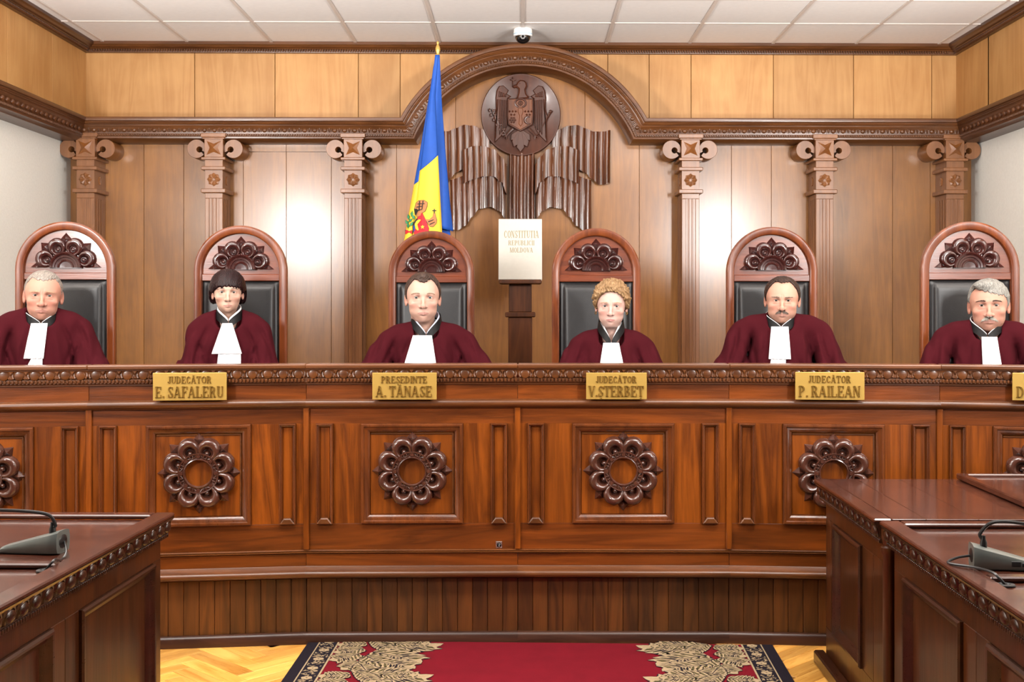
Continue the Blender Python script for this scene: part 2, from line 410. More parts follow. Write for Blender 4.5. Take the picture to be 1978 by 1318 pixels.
for x, z, a in walk(arch_path(24.5, .22), .0682):
    link('carved_egg', egg_me, trim_1, (x, YL - .217, z), (0, -a, 0))
for x, z, a in walk(arch_path(24.5, .22), .0682, start=.03 + .0341):      # darts between the eggs and their rims
    Mx = Matrix.Translation((x, YL - .216, z)) @ Matrix.Rotation(-a, 4, 'Y')
    db.prism([(-.004, .016), (.004, .016), (.0015, -.012), (0, -.016), (-.0015, -.012)], -.009, .004, .002, Mx)
    for sg in (-1, 1):
        db.tube([(sg * .0085, -.003, .016), (sg * .0125, -.004, 0), (sg * .0095, -.003, -.014)], .0028, 5, Mx)
d = db.build('egg_rims', M['cornice'], trim_1); tag(d, kind='stuff')
bb = MB()
for x, z, a in walk(arch_path(34, .22), .0165, .01):
    bb.box(-.0055, .0055, -.007, .004, -.007, .007, .0028, Matrix.Translation((x, YL - .222, z)) @ Matrix.Rotation(-a, 4, 'Y'))
d = bb.build('bead_row', M['cornice'], trim_1); tag(d, kind='stuff')
# ---- side cornices
def side_trim(nm, X, sg):
    b = MB(); vs = []
    for o, k in CP:
        oo = o * .78
        vs.append((X - sg * oo, YB, ZCT - k * PXM))
    for o, k in CP:
        oo = o * .78
        vs.append((X - sg * oo, YL, ZCT - k * PXM))
    n = nC
    b.add(vs, [(c, (c + 1) % n, n + (c + 1) % n, n + c) for c in range(n)])
    t = b.build(nm, M['cornice_y'], angle=28); tag(t, kind='structure')
    e = MB(); bd = MB(); y = YL - .3
    while y > 5.6:
        e.sphere((0, 0, 0), (.012, .0165, .0165), 10, 7, 0, 1, Matrix.Translation((X - sg * .173, y, ZCT - 24.5 * PXM)))
        y -= .0682
    y = YL - .26
    while y > 5.6:
        bd.box(X - sg * .165, X - sg * .180, y - .0055, y + .0055, ZCT - 34 * PXM - .007, ZCT - 34 * PXM + .007, .002); y -= .0165
    o = e.build('carved_eggs', M['cornice_y'], t); tag(o, kind='stuff')
    o = bd.build('bead_row', M['cornice_y'], t); tag(o, kind='stuff')
side_trim('trim_2', XL, -1); side_trim('trim_3', XR, 1)
# ---- crown moulding at the ceiling
KP = [(0, 0), (.085, 0), (.085, .02), (.07, .026), (.062, .036), (.045, .04), (.04, .046), (.03, .048), (.028, .068), (.0, .07)]
b = MB(); b.extx([(YU - o, ZT - k) for o, k in KP], XL, XR); t4 = b.build('trim_4', M['cornice'], angle=25); tag(t4, kind='structure')
bd = MB(); x = XL + .09
while x < XR - .09:
    bd.box(x - .006, x + .006, YU - .045, YU - .02, ZT - .063, ZT - .047, .003); x += .018
o = bd.build('bead_row', M['cornice'], t4); tag(o, kind='stuff')
for nm, X, sg in (('trim_5', XL, -1), ('trim_6', XR, 1)):
    b = MB(); n = len(KP); vs = [(X - sg * (.02 + o), YB, ZT - k) for o, k in KP] + [(X - sg * (.02 + o), YU - o, ZT - k) for o, k in KP]
    b.add(vs, [(c, (c + 1) % n, n + (c + 1) % n, n + c) for c in range(n)]); t = b.build(nm, M['cornice_y'], angle=25); tag(t, kind='structure')
    bd = MB(); y = YU - .09
    while y > 5.8:
        bd.box(X - sg * .04, X - sg * .065, y - .006, y + .006, ZT - .063, ZT - .047, .003); y -= .018
    o = bd.build('bead_row', M['cornice_y'], t); tag(o, kind='stuff')
# ---- dais behind the bench
b = MB(); b.box(XL, XR, 5.0, YL, -.01, .25, .004); dais = b.build('dais', M['dais_carpet']); tag(dais, kind='structure')

# ================================================================== PILASTERS
YP = 7.985                        # front face
YD_P = YL - YP - .002
pz = lambda py: zc(py, YP, 500)
pm = YP / F
def pil_parts():
    P = {}
    w = 17 * pm
    z0, z1 = 0.0, pz(373)
    b = MB()                      # fluted shaft: outline in plan with three flutes
    zt = pz(383)
    b.box(-w, w, .006, YD_P, z0, z1, .002)
    fw = w * .62
    xs = [-w]
    for i in range(3): xs += [-fw + i * fw * 2 / 3 + .006, -fw + (i + 1) * fw * 2 / 3 - .004]
    xs += [w]
    b.box(-w, w, 0, .008, zt, z1, .002)
    for i in range(0, len(xs), 2): b.box(xs[i], xs[i + 1], 0, .008, z0, zt, .0025)
    for sgn in (-1, 1):
        for q in (.04, .085, .13): b.box(sgn * w, sgn * (w + .004), q, q + .026, z0, zt, .002)
    P['shaft'] = (b, 'pilaster')
    b = MB(); b.box(-24 * pm, 24 * pm, -.022, YD_P, pz(266), pz(258), .003); b.box(-21 * pm, 21 * pm, -.012, YD_P, pz(269), pz(266), .002)
    P['abacus'] = (b, 'pilaster')
    b = MB(); b.box(-18 * pm, 18 * pm, -.004, YD_P, pz(305), pz(268), .002); P['capital_block'] = (b, 'pilaster')
    for i_, (a, c) in enumerate(((304, 309.5), (322, 329), (365, 373))):
        b = MB(); b.box(-23.5 * pm, 23.5 * pm, -.02, YD_P, pz(c), pz(a), .004); P['neck_band' + '*' * i_] = (b, 'pilaster')
    for i_, (a, c) in enumerate(((309, 323), (328, 366))):
        b = MB(); b.box(-w, w, 0, YD_P, pz(c), pz(a), .001); P['neck_block' + '*' * i_] = (b, 'pilaster')
    b = MB(); cz = pz(286); R1, R2 = 15.5 * pm, 5.2 * pm      # four pointed star
    ring = []
    for i in range(8):
        a = PI / 4 * i + PI / 4
        r = R1 * 1.22 if i % 2 == 0 else R2 * 1.5
        ring.append((r * math.cos(a), -.005, cz + r * math.sin(a)))
    vs = ring + [(0, -.022, cz)] + [(x, .0, z) for x, y, z in ring]
    b.add(vs, [(i, (i + 1) % 8, 8) for i in range(8)] + [(i, (i + 1) % 8, 9 + (i + 1) % 8, 9 + i) for i in range(8)]); P['star'] = (b, 'pilaster_star')
    b = MB(); cz = pz(347)                                      # eight petalled flower
    for i in range(8):
        a = PI / 4 * i; Mx = Matrix.Translation((0, 0, cz)) @ Matrix.Rotation(a, 4, 'Y')
        r = 13 * pm; q = .36 * r
        b.add([(0, -.002, .12 * r), (-q, -.004, .72 * r), (0, -.004, r), (q, -.004, .72 * r), (0, -.013, .66 * r),
               (0, .003, .12 * r), (-q, .003, .72 * r), (0, .003, r), (q, .003, .72 * r)],
              [(0, 1, 4), (1, 2, 4), (2, 3, 4), (3, 0, 4), (0, 1, 6, 5), (1, 2, 7, 6), (2, 3, 8, 7), (3, 0, 5, 8)], Mx)
    P['flower'] = (b, 'pilaster')
    for i_, sgn in enumerate((-1, 1)):
        b = MB(); b.sphere((sgn * w, .1, cz), (.007, .030, .030), 12, 7)
        for zz in (-.02, .02): b.sphere((sgn * (w + .003), .1, cz + zz), (.006, .012, .011), 8, 6)
        P['flower' + '*' * (i_ + 1)] = (b, 'pilaster')
    for nm, sg in (('volute', 1), ('volute', -1)):
        b = MB(); R = 18.2 * pm; cz = pz(286.5); cx = sg * 35.5 * pm; hx = cx - sg * 5.5 * pm; hz_ = cz - 1.5 * pm; hr = 5.4 * pm
        n = 36; gap = math.radians(26); mid = math.radians(218) if sg > 0 else math.radians(-38)
        A = [mid + gap / 2 + (2 * PI - gap) * i / n for i in range(n + 1)]
        vs = []
        for yy in (.03, .034, YD_P):
            k = .002 if yy == .03 else 0
            for a in A: vs.append((hx + (hr + k) * math.cos(a), yy, hz_ + (hr + k) * math.sin(a)))
            for a in A:
                # ray from the eye to the outer circle
                dx, dz = math.cos(a), math.sin(a); ex, ez = hx - cx, hz_ - cz
                bq = ex * dx + ez * dz; t = -bq + math.sqrt(bq * bq - (ex * ex + ez * ez) + (R - k) ** 2)
                vs.append((hx + t * dx, yy, hz_ + t * dz))
        m = n + 1; fs = []
        for i in range(n):
            fs.append((i, i + 1, m + i + 1, m + i))
            for L0 in (0, 2 * m):
                fs.append((L0 + i, L0 + i + 1, L0 + 2 * m + i + 1, L0 + 2 * m + i)); fs.append((L0 + m + i, L0 + m + i + 1, L0 + 3 * m + i + 1, L0 + 3 * m + i))
        for e in (0, n):
            for L0 in (0, 2 * m): fs.append((L0 + e, L0 + m + e, L0 + 3 * m + e, L0 + 2 * m + e))
        b.add(vs, fs); P['volute' + ('' if sg > 0 else '*')] = (b, 'pilaster')
    return {k: v[0].mesh(k.strip('*'), M[v[1]], 30) for k, v in P.items()}
PM = pil_parts()
PL = ['fluted pilaster in the left corner beside the white side wall',
      'fluted pilaster second from the left wall, above the second chair',
      'fluted pilaster just left of the flag',
      'fluted pilaster just right of the arch, left of the fifth chair',
      'fluted pilaster behind the chair of the man with the dark moustache',
      'fluted pilaster in the right corner beside the white side wall']
for k, px in enumerate((165, 413, 682, 1334, 1593, 1845)):
    p = WY(px, 300, YP)
    t = empty('pilaster', (p.x, YP, 0), 0, PL[k], 'pilaster', 'carved pilasters along the back wall')
    for nm, me in PM.items(): link(nm.strip('*'), me, t)
# ================================================================== LETTERING (slab serif strokes, unit cap height)
def stroke_glyph(ch):
    """list of polygons in (x, z) with cap height 1; returns (polys, advance)"""
    T, t, s = .17, .075, .07             # stem, hairline, serif overhang
    P = []
    def rect(x0, x1, z0, z1): P.append([(x0, z0), (x1, z0), (x1, z1), (x0, z1)])
    def serif(x0, x1, z):                # thin slab at foot (z=0) or head (z=1)
        if z == 0: rect(x0 - s, x1 + s, 0, .06)
        else: rect(x0 - s, x1 + s, .94, 1)
    def stem(x, z0=0, z1=1, w=T, f=True, h=True):
        rect(x, x + w, z0, z1)
        if f: serif(x, x + w, 0)
        if h: serif(x, x + w, 1)
    def arc(cx, cz, rx, rz, a0, a1, wx=T, wz=t, n=12):
        for i in range(n):
            q = []
            for (k, a) in ((1, a0 + (a1 - a0) * i / n), (1, a0 + (a1 - a0) * (i + 1) / n), (0, a0 + (a1 - a0) * (i + 1) / n), (0, a0 + (a1 - a0) * i / n)):
                a = math.radians(a); ex, ez = (rx, rz) if k else (rx - wx, rz - wz)
                q.append((cx + ex * math.cos(a), cz + ez * math.sin(a)))
            P.append(q)
    def diag(x0, z0, x1, z1, w): P.append([(x0, z0), (x0 + w, z0), (x1 + w, z1), (x1, z1)])
    b = {'Ă': 'A', 'Ș': 'S', 'Ț': 'T'}.get(ch, ch)
    if b == 'A':
        diag(.02, 0, .27, 1, t); diag(.52, 0, .27, 1, T); rect(.12, .54, .3, .36); serif(.02, .1, 0); serif(.52, .69, 0); adv = .78
    elif b == 'B':
        stem(.05); arc(.3, .755, .27, .245, -90, 90); arc(.3, .265, .31, .265, -90, 90); rect(.2, .32, .94, 1); rect(.2, .32, .49, .54); rect(.2, .32, 0, .06); adv = .7
    elif b == 'C':
        arc(.36, .5, .33, .5, 50, 310); rect(.52, .59, .66, .92); rect(.5, .57, .08, .28); adv = .7
    elif b == 'D':
        stem(.05); arc(.3, .5, .36, .5, -90, 90); rect(.2, .32, .94, 1); rect(.2, .32, 0, .06); adv = .76
    elif b == 'E':
        stem(.05); rect(.05, .58, .94, 1); rect(.53, .59, .72, 1); rect(.05, .6, 0, .06); rect(.55, .61, 0, .28); rect(.2, .44, .48, .54); rect(.4, .45, .4, .62); adv = .68
    elif b == 'F':
        stem(.05); rect(.05, .58, .94, 1); rect(.53, .59, .7, 1); rect(.2, .44, .47, .53); rect(.4, .45, .38, .62); adv = .64
    elif b == 'I': stem(.07); adv = .32
    elif b == 'J':
        rect(.24, .24 + T, .2, 1); serif(.24, .41, 1); arc(.22, .2, .19, .2, 180, 360, .1); arc(.09, .2, .07, .07, 0, 360, .069, .069, 8); adv = .5
    elif b == 'L': stem(.05); rect(.05, .58, 0, .06); rect(.53, .59, 0, .3); adv = .64
    elif b == 'M':
        stem(.05, w=.07); stem(.66); diag(.34, 0, .07, 1, T * .9); diag(.34, 0, .7, 1, .06); adv = .9
    elif b == 'N':
        stem(.05, w=.07); diag(.5, 0, .05, 1, T); rect(.56, .63, 0, 1); serif(.56, .63, 1); adv = .74
    elif b == 'O': arc(.38, .5, .35, .5, 0, 360, n=24); adv = .76
    elif b == 'P':
        stem(.05); arc(.3, .72, .29, .28, -90, 90); rect(.2, .32, .94, 1); rect(.2, .32, .44, .5); adv = .66
    elif b == 'R':
        stem(.05); arc(.3, .74, .28, .26, -90, 90); rect(.2, .32, .94, 1); rect(.2, .36, .48, .54); diag(.5, 0, .3, .5, T); serif(.5, .62, 0); adv = .74
    elif b == 'S':
        arc(.31, .745, .24, .255, 40, 215, .1, .09); arc(.31, .255, .26, .255, -140, 35, .1, .09); diag(.4, .22, .1, .66, .17)
        rect(.48, .54, .7, .98); rect(.06, .12, .02, .3); adv = .62
    elif b == 'T': stem(.25, h=False); rect(0, .67, .94, 1); rect(0, .06, .7, 1); rect(.61, .67, .7, 1); adv = .7
    elif b == 'U':
        rect(.07, .07 + T, .28, 1); serif(.07, .24, 1); rect(.55, .62, .28, 1); serif(.55, .62, 1); arc(.345, .28, .275, .28, 180, 360, .12); adv = .72
    elif b == 'V': diag(.28, 0, .03, 1, T); diag(.32, 0, .6, 1, t); serif(.03, .2, 1); serif(.58, .66, 1); adv = .72
    elif b == '.': rect(.05, .2, 0, .15); adv = .25
    else: adv = .22
    if ch == 'Ă':
        arc(.34, 1.19, .16, .13, 200, 340, .05, .06, 8)
    if ch in 'ȘȚ':
        x = .31 if ch == 'Ș' else .335
        P.append([(x - .05, -.12), (x + .06, -.12), (x + .06, -.2), (x, -.3), (x - .03, -.28), (x + .01, -.2), (x - .05, -.2)])
    return P, adv
def lettering(text, cx, z, height, width, depth, y0, each=False):
    """raised letters, centred on cx with the baseline at z, squeezed to the given width; front face at y0-depth"""
    b = MB(); x = 0; items = []
    for ch in text:
        P, adv = stroke_glyph(ch); items.append((P, x)); x += adv + .05
    k = width / x
    if each:
        out = []
        for P, x0 in items:
            if not P: continue
            m_ = MB()
            for q in P: m_.prism([(cx - width / 2 + (x0 + p[0]) * k, z + p[1] * height) for p in q], y0 - depth, y0 + .0008)
            out.append(m_)
        return out
    for P, x0 in items:
        for q in P:
            pts = [(cx - width / 2 + (x0 + p[0]) * k, z + p[1] * height) for p in q]
            b.prism(pts, y0 - depth, y0 + .0008)
    return b

# ================================================================== JUDGES' BENCH
BD = {-250: 4.40, 172: 4.54, 592: 4.64, 1000: 4.655, 1408: 4.65, 1815: 4.585, 2225: 4.42}
BKEY = sorted(BD)
BPT = {}
for k in BKEY:
    p = U(k, 700, BD[k]); BPT[k] = Vector((p.x, p.y, 0))
D0 = 4.65
bz = lambda py: ZC + (CY - py) * D0 / F
UPX = D0 / F                       # metres per px at the bench
# shared carved pieces -------------------------------------------------
def petal_mesh(R, H, name, mat):
    """one scooped petal: x sideways, z outwards, front towards -y, disc of radius R around the origin"""
    b = MB(); ci = (0, -.33 * R); ri = .43 * R; n = 26
    def outer(a):
        dx, dz = math.sin(a), math.cos(a); ex, ez = ci
        q = ex * dx + ez * dz
        return -q + math.sqrt(q * q - (ex * ex + ez * ez) + R * R)
    def fn(u, v):
        a = 2 * PI * u; ro = outer(a)
        if v < .3:
            s = v / .3; r = ri * s; h = H * (.14 + .10 * s * s)
        else:
            s = (v - .3) / .7; r = ri + (ro - ri) * s
            wd = (ro - ri) / R
            h = H * (.24 + (.30 + .70 * min(1, wd / .75)) * math.sqrt(max(0, 1 - (2 * s - 1) ** 2)) * .8) if s < 1 else -.002
            if s > .5: h = max(0 if s >= 1 else h * 1.0, h if s < 1 else -.002)
        return (ci[0] + r * math.sin(a), -h, ci[1] + r * math.cos(a))
    b.grid(fn, n, 14, True)
    Mx = Matrix.Translation((ci[0], -.13 * H, ci[1] - .06 * R)) @ Matrix.Rotation(PI / 2, 4, 'X')
    b.sphere((0, 0, 0), (.25 * R, .25 * R, .62 * H), 12, 5, 0, .5, Mx)
    return b.mesh(name, mat, 50)
def point_mesh(L, W, H, name, mat):
    b = MB()
    b.add([(0, 0, L), (-W, 0, L * .35), (0, 0, -L * .5), (W, 0, L * .35), (0, -H, L * .38)], [(0, 1, 4), (1, 2, 4), (2, 3, 4), (3, 0, 4)])
    return b.mesh(name, mat, 10)
RU = UPX
pet_me = petal_mesh(21.5 * RU, .034, 'petal', M['carved'])
pnt_me = point_mesh(21 * RU, 11 * RU, .022, 'point', M['carved'])
def ring_mesh():
    b = MB(); Mx = Matrix.Rotation(PI / 2, 4, 'X')
    b.lathe([(25 * RU, -.002), (25 * RU, .016), (26.5 * RU, .02), (28 * RU, .019), (29 * RU, .015), (35.5 * RU, .015), (36 * RU, .021), (37.8 * RU, .022), (38.8 * RU, .017), (39.2 * RU, 0)], 48, M=Mx)
    for i in range(8):
        a = PI / 4 * i
        b.lathe([(0, .021), (3.4 * RU, .021), (3.9 * RU, .019), (4.1 * RU, .012)], 12, M=Matrix.Translation((32.3 * RU * math.sin(a), 0, 32.3 * RU * math.cos(a))) @ Mx)
        for q in (-.19, .19):
            aa = a + PI / 8 + q * .45
            b.box(-.7 * RU, .7 * RU, -.021, -.01, 29 * RU, 36 * RU, .0006, Matrix.Rotation(aa, 4, 'Y'))
    return b.mesh('ring', M['carved'], 40)
ring_me = ring_mesh()
egg_b = MB(); egg_b.sphere((0, 0, 0), (9.2 * UPX, 9.6 * UPX, .0045), 16, 7, 0, .5, Matrix.Rotation(PI / 2, 4, 'X')); begg_me = egg_b.mesh('egg', M['bench_mould'])
def frame_mould(b, x0, x1, z0, z1, wd, prof, M_=None):
    """mitred picture-frame moulding. prof: list of (t 0..1 inwards, y)"""
    cs = [(x0, z0), (x1, z0), (x1, z1), (x0, z1)]; cc = [(1, 1), (-1, 1), (-1, -1), (1, -1)]
    vs = []
    for (x, z), (sx, sz) in zip(cs, cc):
        for t, y in prof: vs.append((x + sx * t * wd, y, z + sz * t * wd))
    n = len(prof); fs = []
    for i in range(4):
        for k in range(n - 1):
            a = i * n + k; c = ((i + 1) % 4) * n + k
            fs.append((a, c, c + 1, a + 1))
    b.add(vs, fs, M_)
FPROF = [(0, .002), (0, -.012), (.12, -.017), (.3, -.017), (.4, -.011), (.62, -.009), (.8, -.002), (.9, .0), (1, .012)]
Z = {k: bz(k) for k in (703, 711, 729, 738, 739, 771, 786, 787, 818, 1011, 1061, 1068, 1092, 1103, 1117, 1118, 1220)}
BL = ['bench front section at the far left, partly out of view behind the left table',
      'bench front section with carved rosette, half hidden by the left table',
      'bench front section with carved rosette below the central name plate, with a small socket',
      'bench front section with carved rosette, just right of the central seam',
      'bench front section whose rosette is partly hidden by the right table',
      'bench front section at the far right, mostly hidden by the right table']
stile_me = {}
Zl = lambda py: ZC + (CY - py) * (D0 - .040) / F
for si in range(6):
    A, B_ = BPT[BKEY[si]], BPT[BKEY[si + 1]]
    L_ = (B_ - A).length; ang = math.atan2(B_.y - A.y, B_.x - A.x)
    S = empty('bench_section', A, ang, BL[si], 'bench', 'sections of the judges bench')
    e = .0008
    # carcass board and desk top behind
    b = MB(); b.box(e, L_ - e, .012, .05, .0, Z[711], .001); b.build('carcass', M['bench'], S)
    b = MB(); b.box(e, L_ - e, .05, .40, .93, .965, .004); b.build('desk_top', M['table_top'], S)
    b = MB(); b.box(.03, L_ - .03, .35, .38, .25, .93, .002); b.build('back_board', M['bench'], S)
    # cap
    b = MB(); b.box(0, L_, -.036, .07, Z[711] - .001, Z[703], .004); b.build('cap_rail', M['bench_mould'], S)
    # egg-and-dart moulding
    b = MB(); b.extx([(.012, Z[711]), (-.030, Z[711]), (-.030, Z[711] - .004), (-.024, Z[711] - .007), (-.022, Z[711] - .02), (-.015, Z[729]), (-.017, Z[729] - .002), (-.018, Z[738]), (-.010, Z[739] - .002), (-.010, Z[739] - .007), (.012, Z[739] - .007)], 0, L_)
    n_egg = 14; zc_ = (Z[711] - .004 + Z[729]) / 2 - .001
    for i in range(n_egg):
        xc = (i + .5) * L_ / n_egg
        R1 = 11.6 * UPX
        b.tube([(xc + R1 * math.cos(a), -.022 + .004 * math.sin(a), zc_ + R1 * .9 * math.sin(a)) for a in [math.radians(-35 + 250 * q / 14) for q in range(15)]], .0042, 5)
        xd = xc + L_ / n_egg / 2
        if xd < L_ - .02:
            b.prism([(xd - .009, Z[711] - .006), (xd + .009, Z[711] - .006), (xd, Z[711] - .022)], -.032, -.012, .003)
            b.prism([(xd - .002, Z[711] - .02), (xd + .002, Z[711] - .02), (xd + .004, Z[729] + .002), (xd - .004, Z[729] + .002)], -.026, -.012, .001)
    em = b.build('egg_moulding', M['bench_mould'], S)
    for i in range(n_egg): link('egg', begg_me, em, ((i + .5) * L_ / n_egg, -.021, zc_))
    b = MB(); x = .006
    while x < L_ - .004:
        b.box(x, x + .0105, -.026, -.012, Z[738] + .0005, Z[729] - .003, .004); x += .0142
    o = b.build('bead_row', M['bench_mould'], em); tag(o, kind='stuff')
    b = MB(); b.box(e, L_ - e, -.002, .012, Z[771], Z[739] - .004, .001); b.build('frieze_board', M['bench_h'], S)
    # torus below the frieze
    n = 10; tz = (Z[771] + Z[786]) / 2; tr = (Z[771] - Z[786]) / 2
    b = MB(); b.extx([(.012, Z[771] + .001), (-.012, Z[771] + .001)] + [(-.014 - tr * 1.1 * math.sin(PI * i / n), tz + tr * math.cos(PI * i / n)) for i in range(n + 1)] + [(-.010, Z[786] - .004), (.012, Z[786] - .004)], 0, L_); b.build('torus_moulding', M['bench_mould'], S)
    # rails and stiles
    k = L_ / 410.0
    PX = lambda q: q * k
    b = MB(); b.box(e, L_ - e, 0, .012, Z[818], Z[787], .0008); b.build('rail', M['bench_h'], S)
    b = MB(); b.box(e, L_ - e, 0, .012, Z[1061], Z[1011], .0008); b.build('rail', M['bench_h'], S)
    cuts = [0, 19, 52, 106, 304, 357, 390, 410]
    for a, c in ((0, 19), (52, 106), (304, 357), (390, 410)):
        b = MB(); b.box(PX(a) + e, PX(c) - e, 0, .012, Z[1011], Z[818], .0006); b.build('stile', M['bench'], S)
    # narrow recessed panels
    for a, c in ((19, 52), (357, 390)):
        b = MB(); b.box(PX(a), PX(c), .010, .012, Z[1011], Z[818])
        b.box(PX(a) + .014, PX(c) - .014, .004, .012, Z[1011] + .014, Z[818] - .014, .003)
        pn = b.build('narrow_panel', M['bench'], S)
        b = MB(); frame_mould(b, PX(a), PX(c), Z[1011], Z[818], 8 * UPX, FPROF); b.build('panel_frame', M['bench_mould_v'], pn)
        b = MB(); b.prism([(PX(a) + .002, Z[1011]), (PX(c) - .002, Z[1011]), (PX(c) - .02, Z[1011] + .024), (PX(a) + .02, Z[1011] + .024)], -.020, .004, .004); b.build('sill', M['bench_mould'], pn)
    # centre panel
    fz0, fz1 = Z[1011], Z[818]; wd = 18 * UPX
    b = MB(); b.box(PX(106) + wd - .002, PX(304) - wd + .002, .006, .012, fz0 + wd - .002, fz1 - wd + .002, .004)
    cp = b.build('centre_panel', M['bench'], S)
    b = MB(); frame_mould(b, PX(106), PX(304), fz0, fz1, wd, FPROF); b.build('panel_frame', M['bench_mould_v'], cp)
    b = MB(); x0, x1 = PX(106) + wd, PX(304) - wd
    b.box(x0, x1, .002, .012, fz1 - wd - .007, fz1 - wd, .002); b.box(x1 - .007, x1, .002, .012, fz0 + wd, fz1 - wd, .002)
    b.build('inner_bead', M['bench_mould'], cp)
    # rosette
    ro = empty('rosette', (PX(205) + (-.0 if si != 1 else 0), .006, bz(910 if si < 4 else 912)), parent=S)
    for i in range(8):
        a = PI / 4 * i + PI / 8
        link('petal', pet_me, ro, (49 * RU * math.sin(a), 0, 49 * RU * math.cos(a)), (0, a, 0))
        a = PI / 4 * i
        link('point', pnt_me, ro, (57 * RU * math.sin(a), 0, 57 * RU * math.cos(a)), (0, a, 0))
    link('ring', ring_me, ro, (0, -.006, 0))
    # seam strip
    if si > 0:
        b = MB(); b.box(-5.5 * UPX, 5.5 * UPX, -.012, .0, Z[1061], Z[787], .003); b.build('seam_strip', M['bench'], S)
    # lower mouldings and ledge
    b = MB(); zz = Z[1061]
    b.extx([(.012, zz), (-.004, zz), (-.010, zz - .003), (-.010, zz - .005), (-.006, zz - .007), (-.014, zz - .008), (-.014, zz - .011), (-.010, zz - .013), (.012, zz - .0145)], 0, L_); b.build('reeded_moulding', M['bench_mould'], S)
    b = MB(); b.box(e, L_ - e, -.006, .012, Z[1092], Z[1068] - .0005, .001); b.build('base_board', M['bench_h'], S)
    b = MB(); tz = (Zl(1103) + Zl(1117)) / 2; tr = (Zl(1103) - Zl(1117)) / 2
    b.extx([(.02, Z[1092]), (-.006, Z[1092]), (-.010, Z[1092] - .004), (-.016, Zl(1103) + .007), (-.028, Zl(1103) + .001)] + [(-.032 - tr * math.sin(PI * i / n), tz + tr * math.cos(PI * i / n)) for i in range(n + 1)] + [(-.02, Zl(1117) - .002), (.02, Zl(1117) - .002)], 0, L_); b.build('ledge_moulding', M['bench_mould'], S)
    npl = 14
    for i in range(npl):
        b = MB(); b.box(i * L_ / npl + .0008, (i + 1) * L_ / npl - .0008, .004, .014, .0, Z[1117], .0018); b.build('plank', M['plinth'], S)
    b = MB(); b.extx([(.004, .0), (-.018, .0), (-.018, Z[1220] - .012), (-.012, Z[1220] - .003), (-.006, Z[1220]), (.004, Z[1220])], 0, L_); b.build('skirting', M['skirting'], S)
    if si == 2:
        so = empty('socket', (L_ - 36 * UPX, 0, bz(1053)), parent=S)
        b = MB(); b.box(-.0125, .0125, -.003, 0, -.0135, .0135, .001); b.build('socket_plate', M['steel'], so)
        b = MB(); Mx = Matrix.Rotation(PI / 2, 4, 'X'); b.lathe([(0, .0042), (.0092, .0042), (.0096, .003)], 20, M=Mx); b.build('socket_insert', M['black_plastic'], so)
        for x, z in ((-.003, .003), (.003, .003), (0, -.004)):
            b = MB(); b.sphere((x, -.0045, z), .0013, 8, 5); b.build('pin', M['steel'], so)
        for x, z in ((-.0095, .0105), (.0095, -.0105)):
            b = MB(); b.sphere((x, -.003, z), (.0018, .0009, .0018), 8, 5); b.build('screw', M['steel'], so)

# ------------------------------------------------------------------ brass name plates
def on_bench(px):
    for i in range(6):
        A, B_ = BPT[BKEY[i]], BPT[BKEY[i + 1]]
        r = ray(px, 700); d = B_ - A
        # solve A + d*s = r*t in plan
        det = d.x * (-r.y) - (-r.x) * d.y
        s_ = ((-A.x) * (-r.y) - (-r.x) * (-A.y)) / det
        if -.0001 <= s_ <= 1.0001: return A + d * s_, math.atan2(d.y, d.x)
def nameplate(px0, px1, py0, py1, top, name, tw, nw, label, nx=0.0):
    p0, a0 = on_bench(px0); p1, a1 = on_bench(min(px1, 2220)); mid, a = on_bench((px0 + px1) / 2)
    dep = (mid - Vector((0, 0, 0))).dot(FW); k = dep / F
    W = (px1 - px0) * k; H = (py1 - py0) * k
    z0 = ZC + (CY - py1) * k
    nrm = Vector((math.sin(a), -math.cos(a), 0))
    k2 = (dep - .045) / dep
    c = mid + nrm * .046
    t = empty('name_plate', (c.x, c.y, z0 + .003), a, label, 'name plate', 'brass name plates on the bench')
    W *= k2; H *= k2
    b = MB(); b.box(-W / 2, W / 2, 0, .006, 0, H, .0012); b.build('plate', M['brass'], t)
    b = MB(); b.box(-W / 2 + .02, W / 2 - .02, .006, .03, 0.0, .006, .001); b.build('foot', M['brass'], t)
    h1, h2 = H * .25, H * .40
    for m_ in lettering(top, 0, H * .62, h1, W * tw, .0035, 0, True): m_.build('title_letter', M['brass_letter'], t, angle=None)
    for m_ in lettering(name, W * nx, H * .105, h2, W * nw, .0045, 0, True): m_.build('name_letter', M['brass_letter'], t, angle=None)
nameplate(301.5, 440, 720, 773.5, 'JUDECĂTOR', 'E. SAFALERU', .60, .93, 'brass name plate in front of the woman with dark bobbed hair')
nameplate(721.5, 845.5, 720, 772, 'PREȘEDINTE', 'A. TĂNASE', .72, .88, 'brass name plate of the president, in front of the man below the flag')
nameplate(1131, 1248, 720, 771.5, 'JUDECĂTOR', 'V.ȘTERBEȚ', .68, .92, 'brass name plate in front of the woman with curly reddish hair')
nameplate(1533.5, 1665, 719, 772.5, 'JUDECĂTOR', 'P. RAILEAN', .62, .9, 'brass name plate in front of the man with a dark moustache')
nameplate(1955, 2085, 721, 774.5, 'JUDECĂTOR', 'D.', .66, .17, 'brass name plate cut off by the right edge, in front of the grey-haired man', -.36)
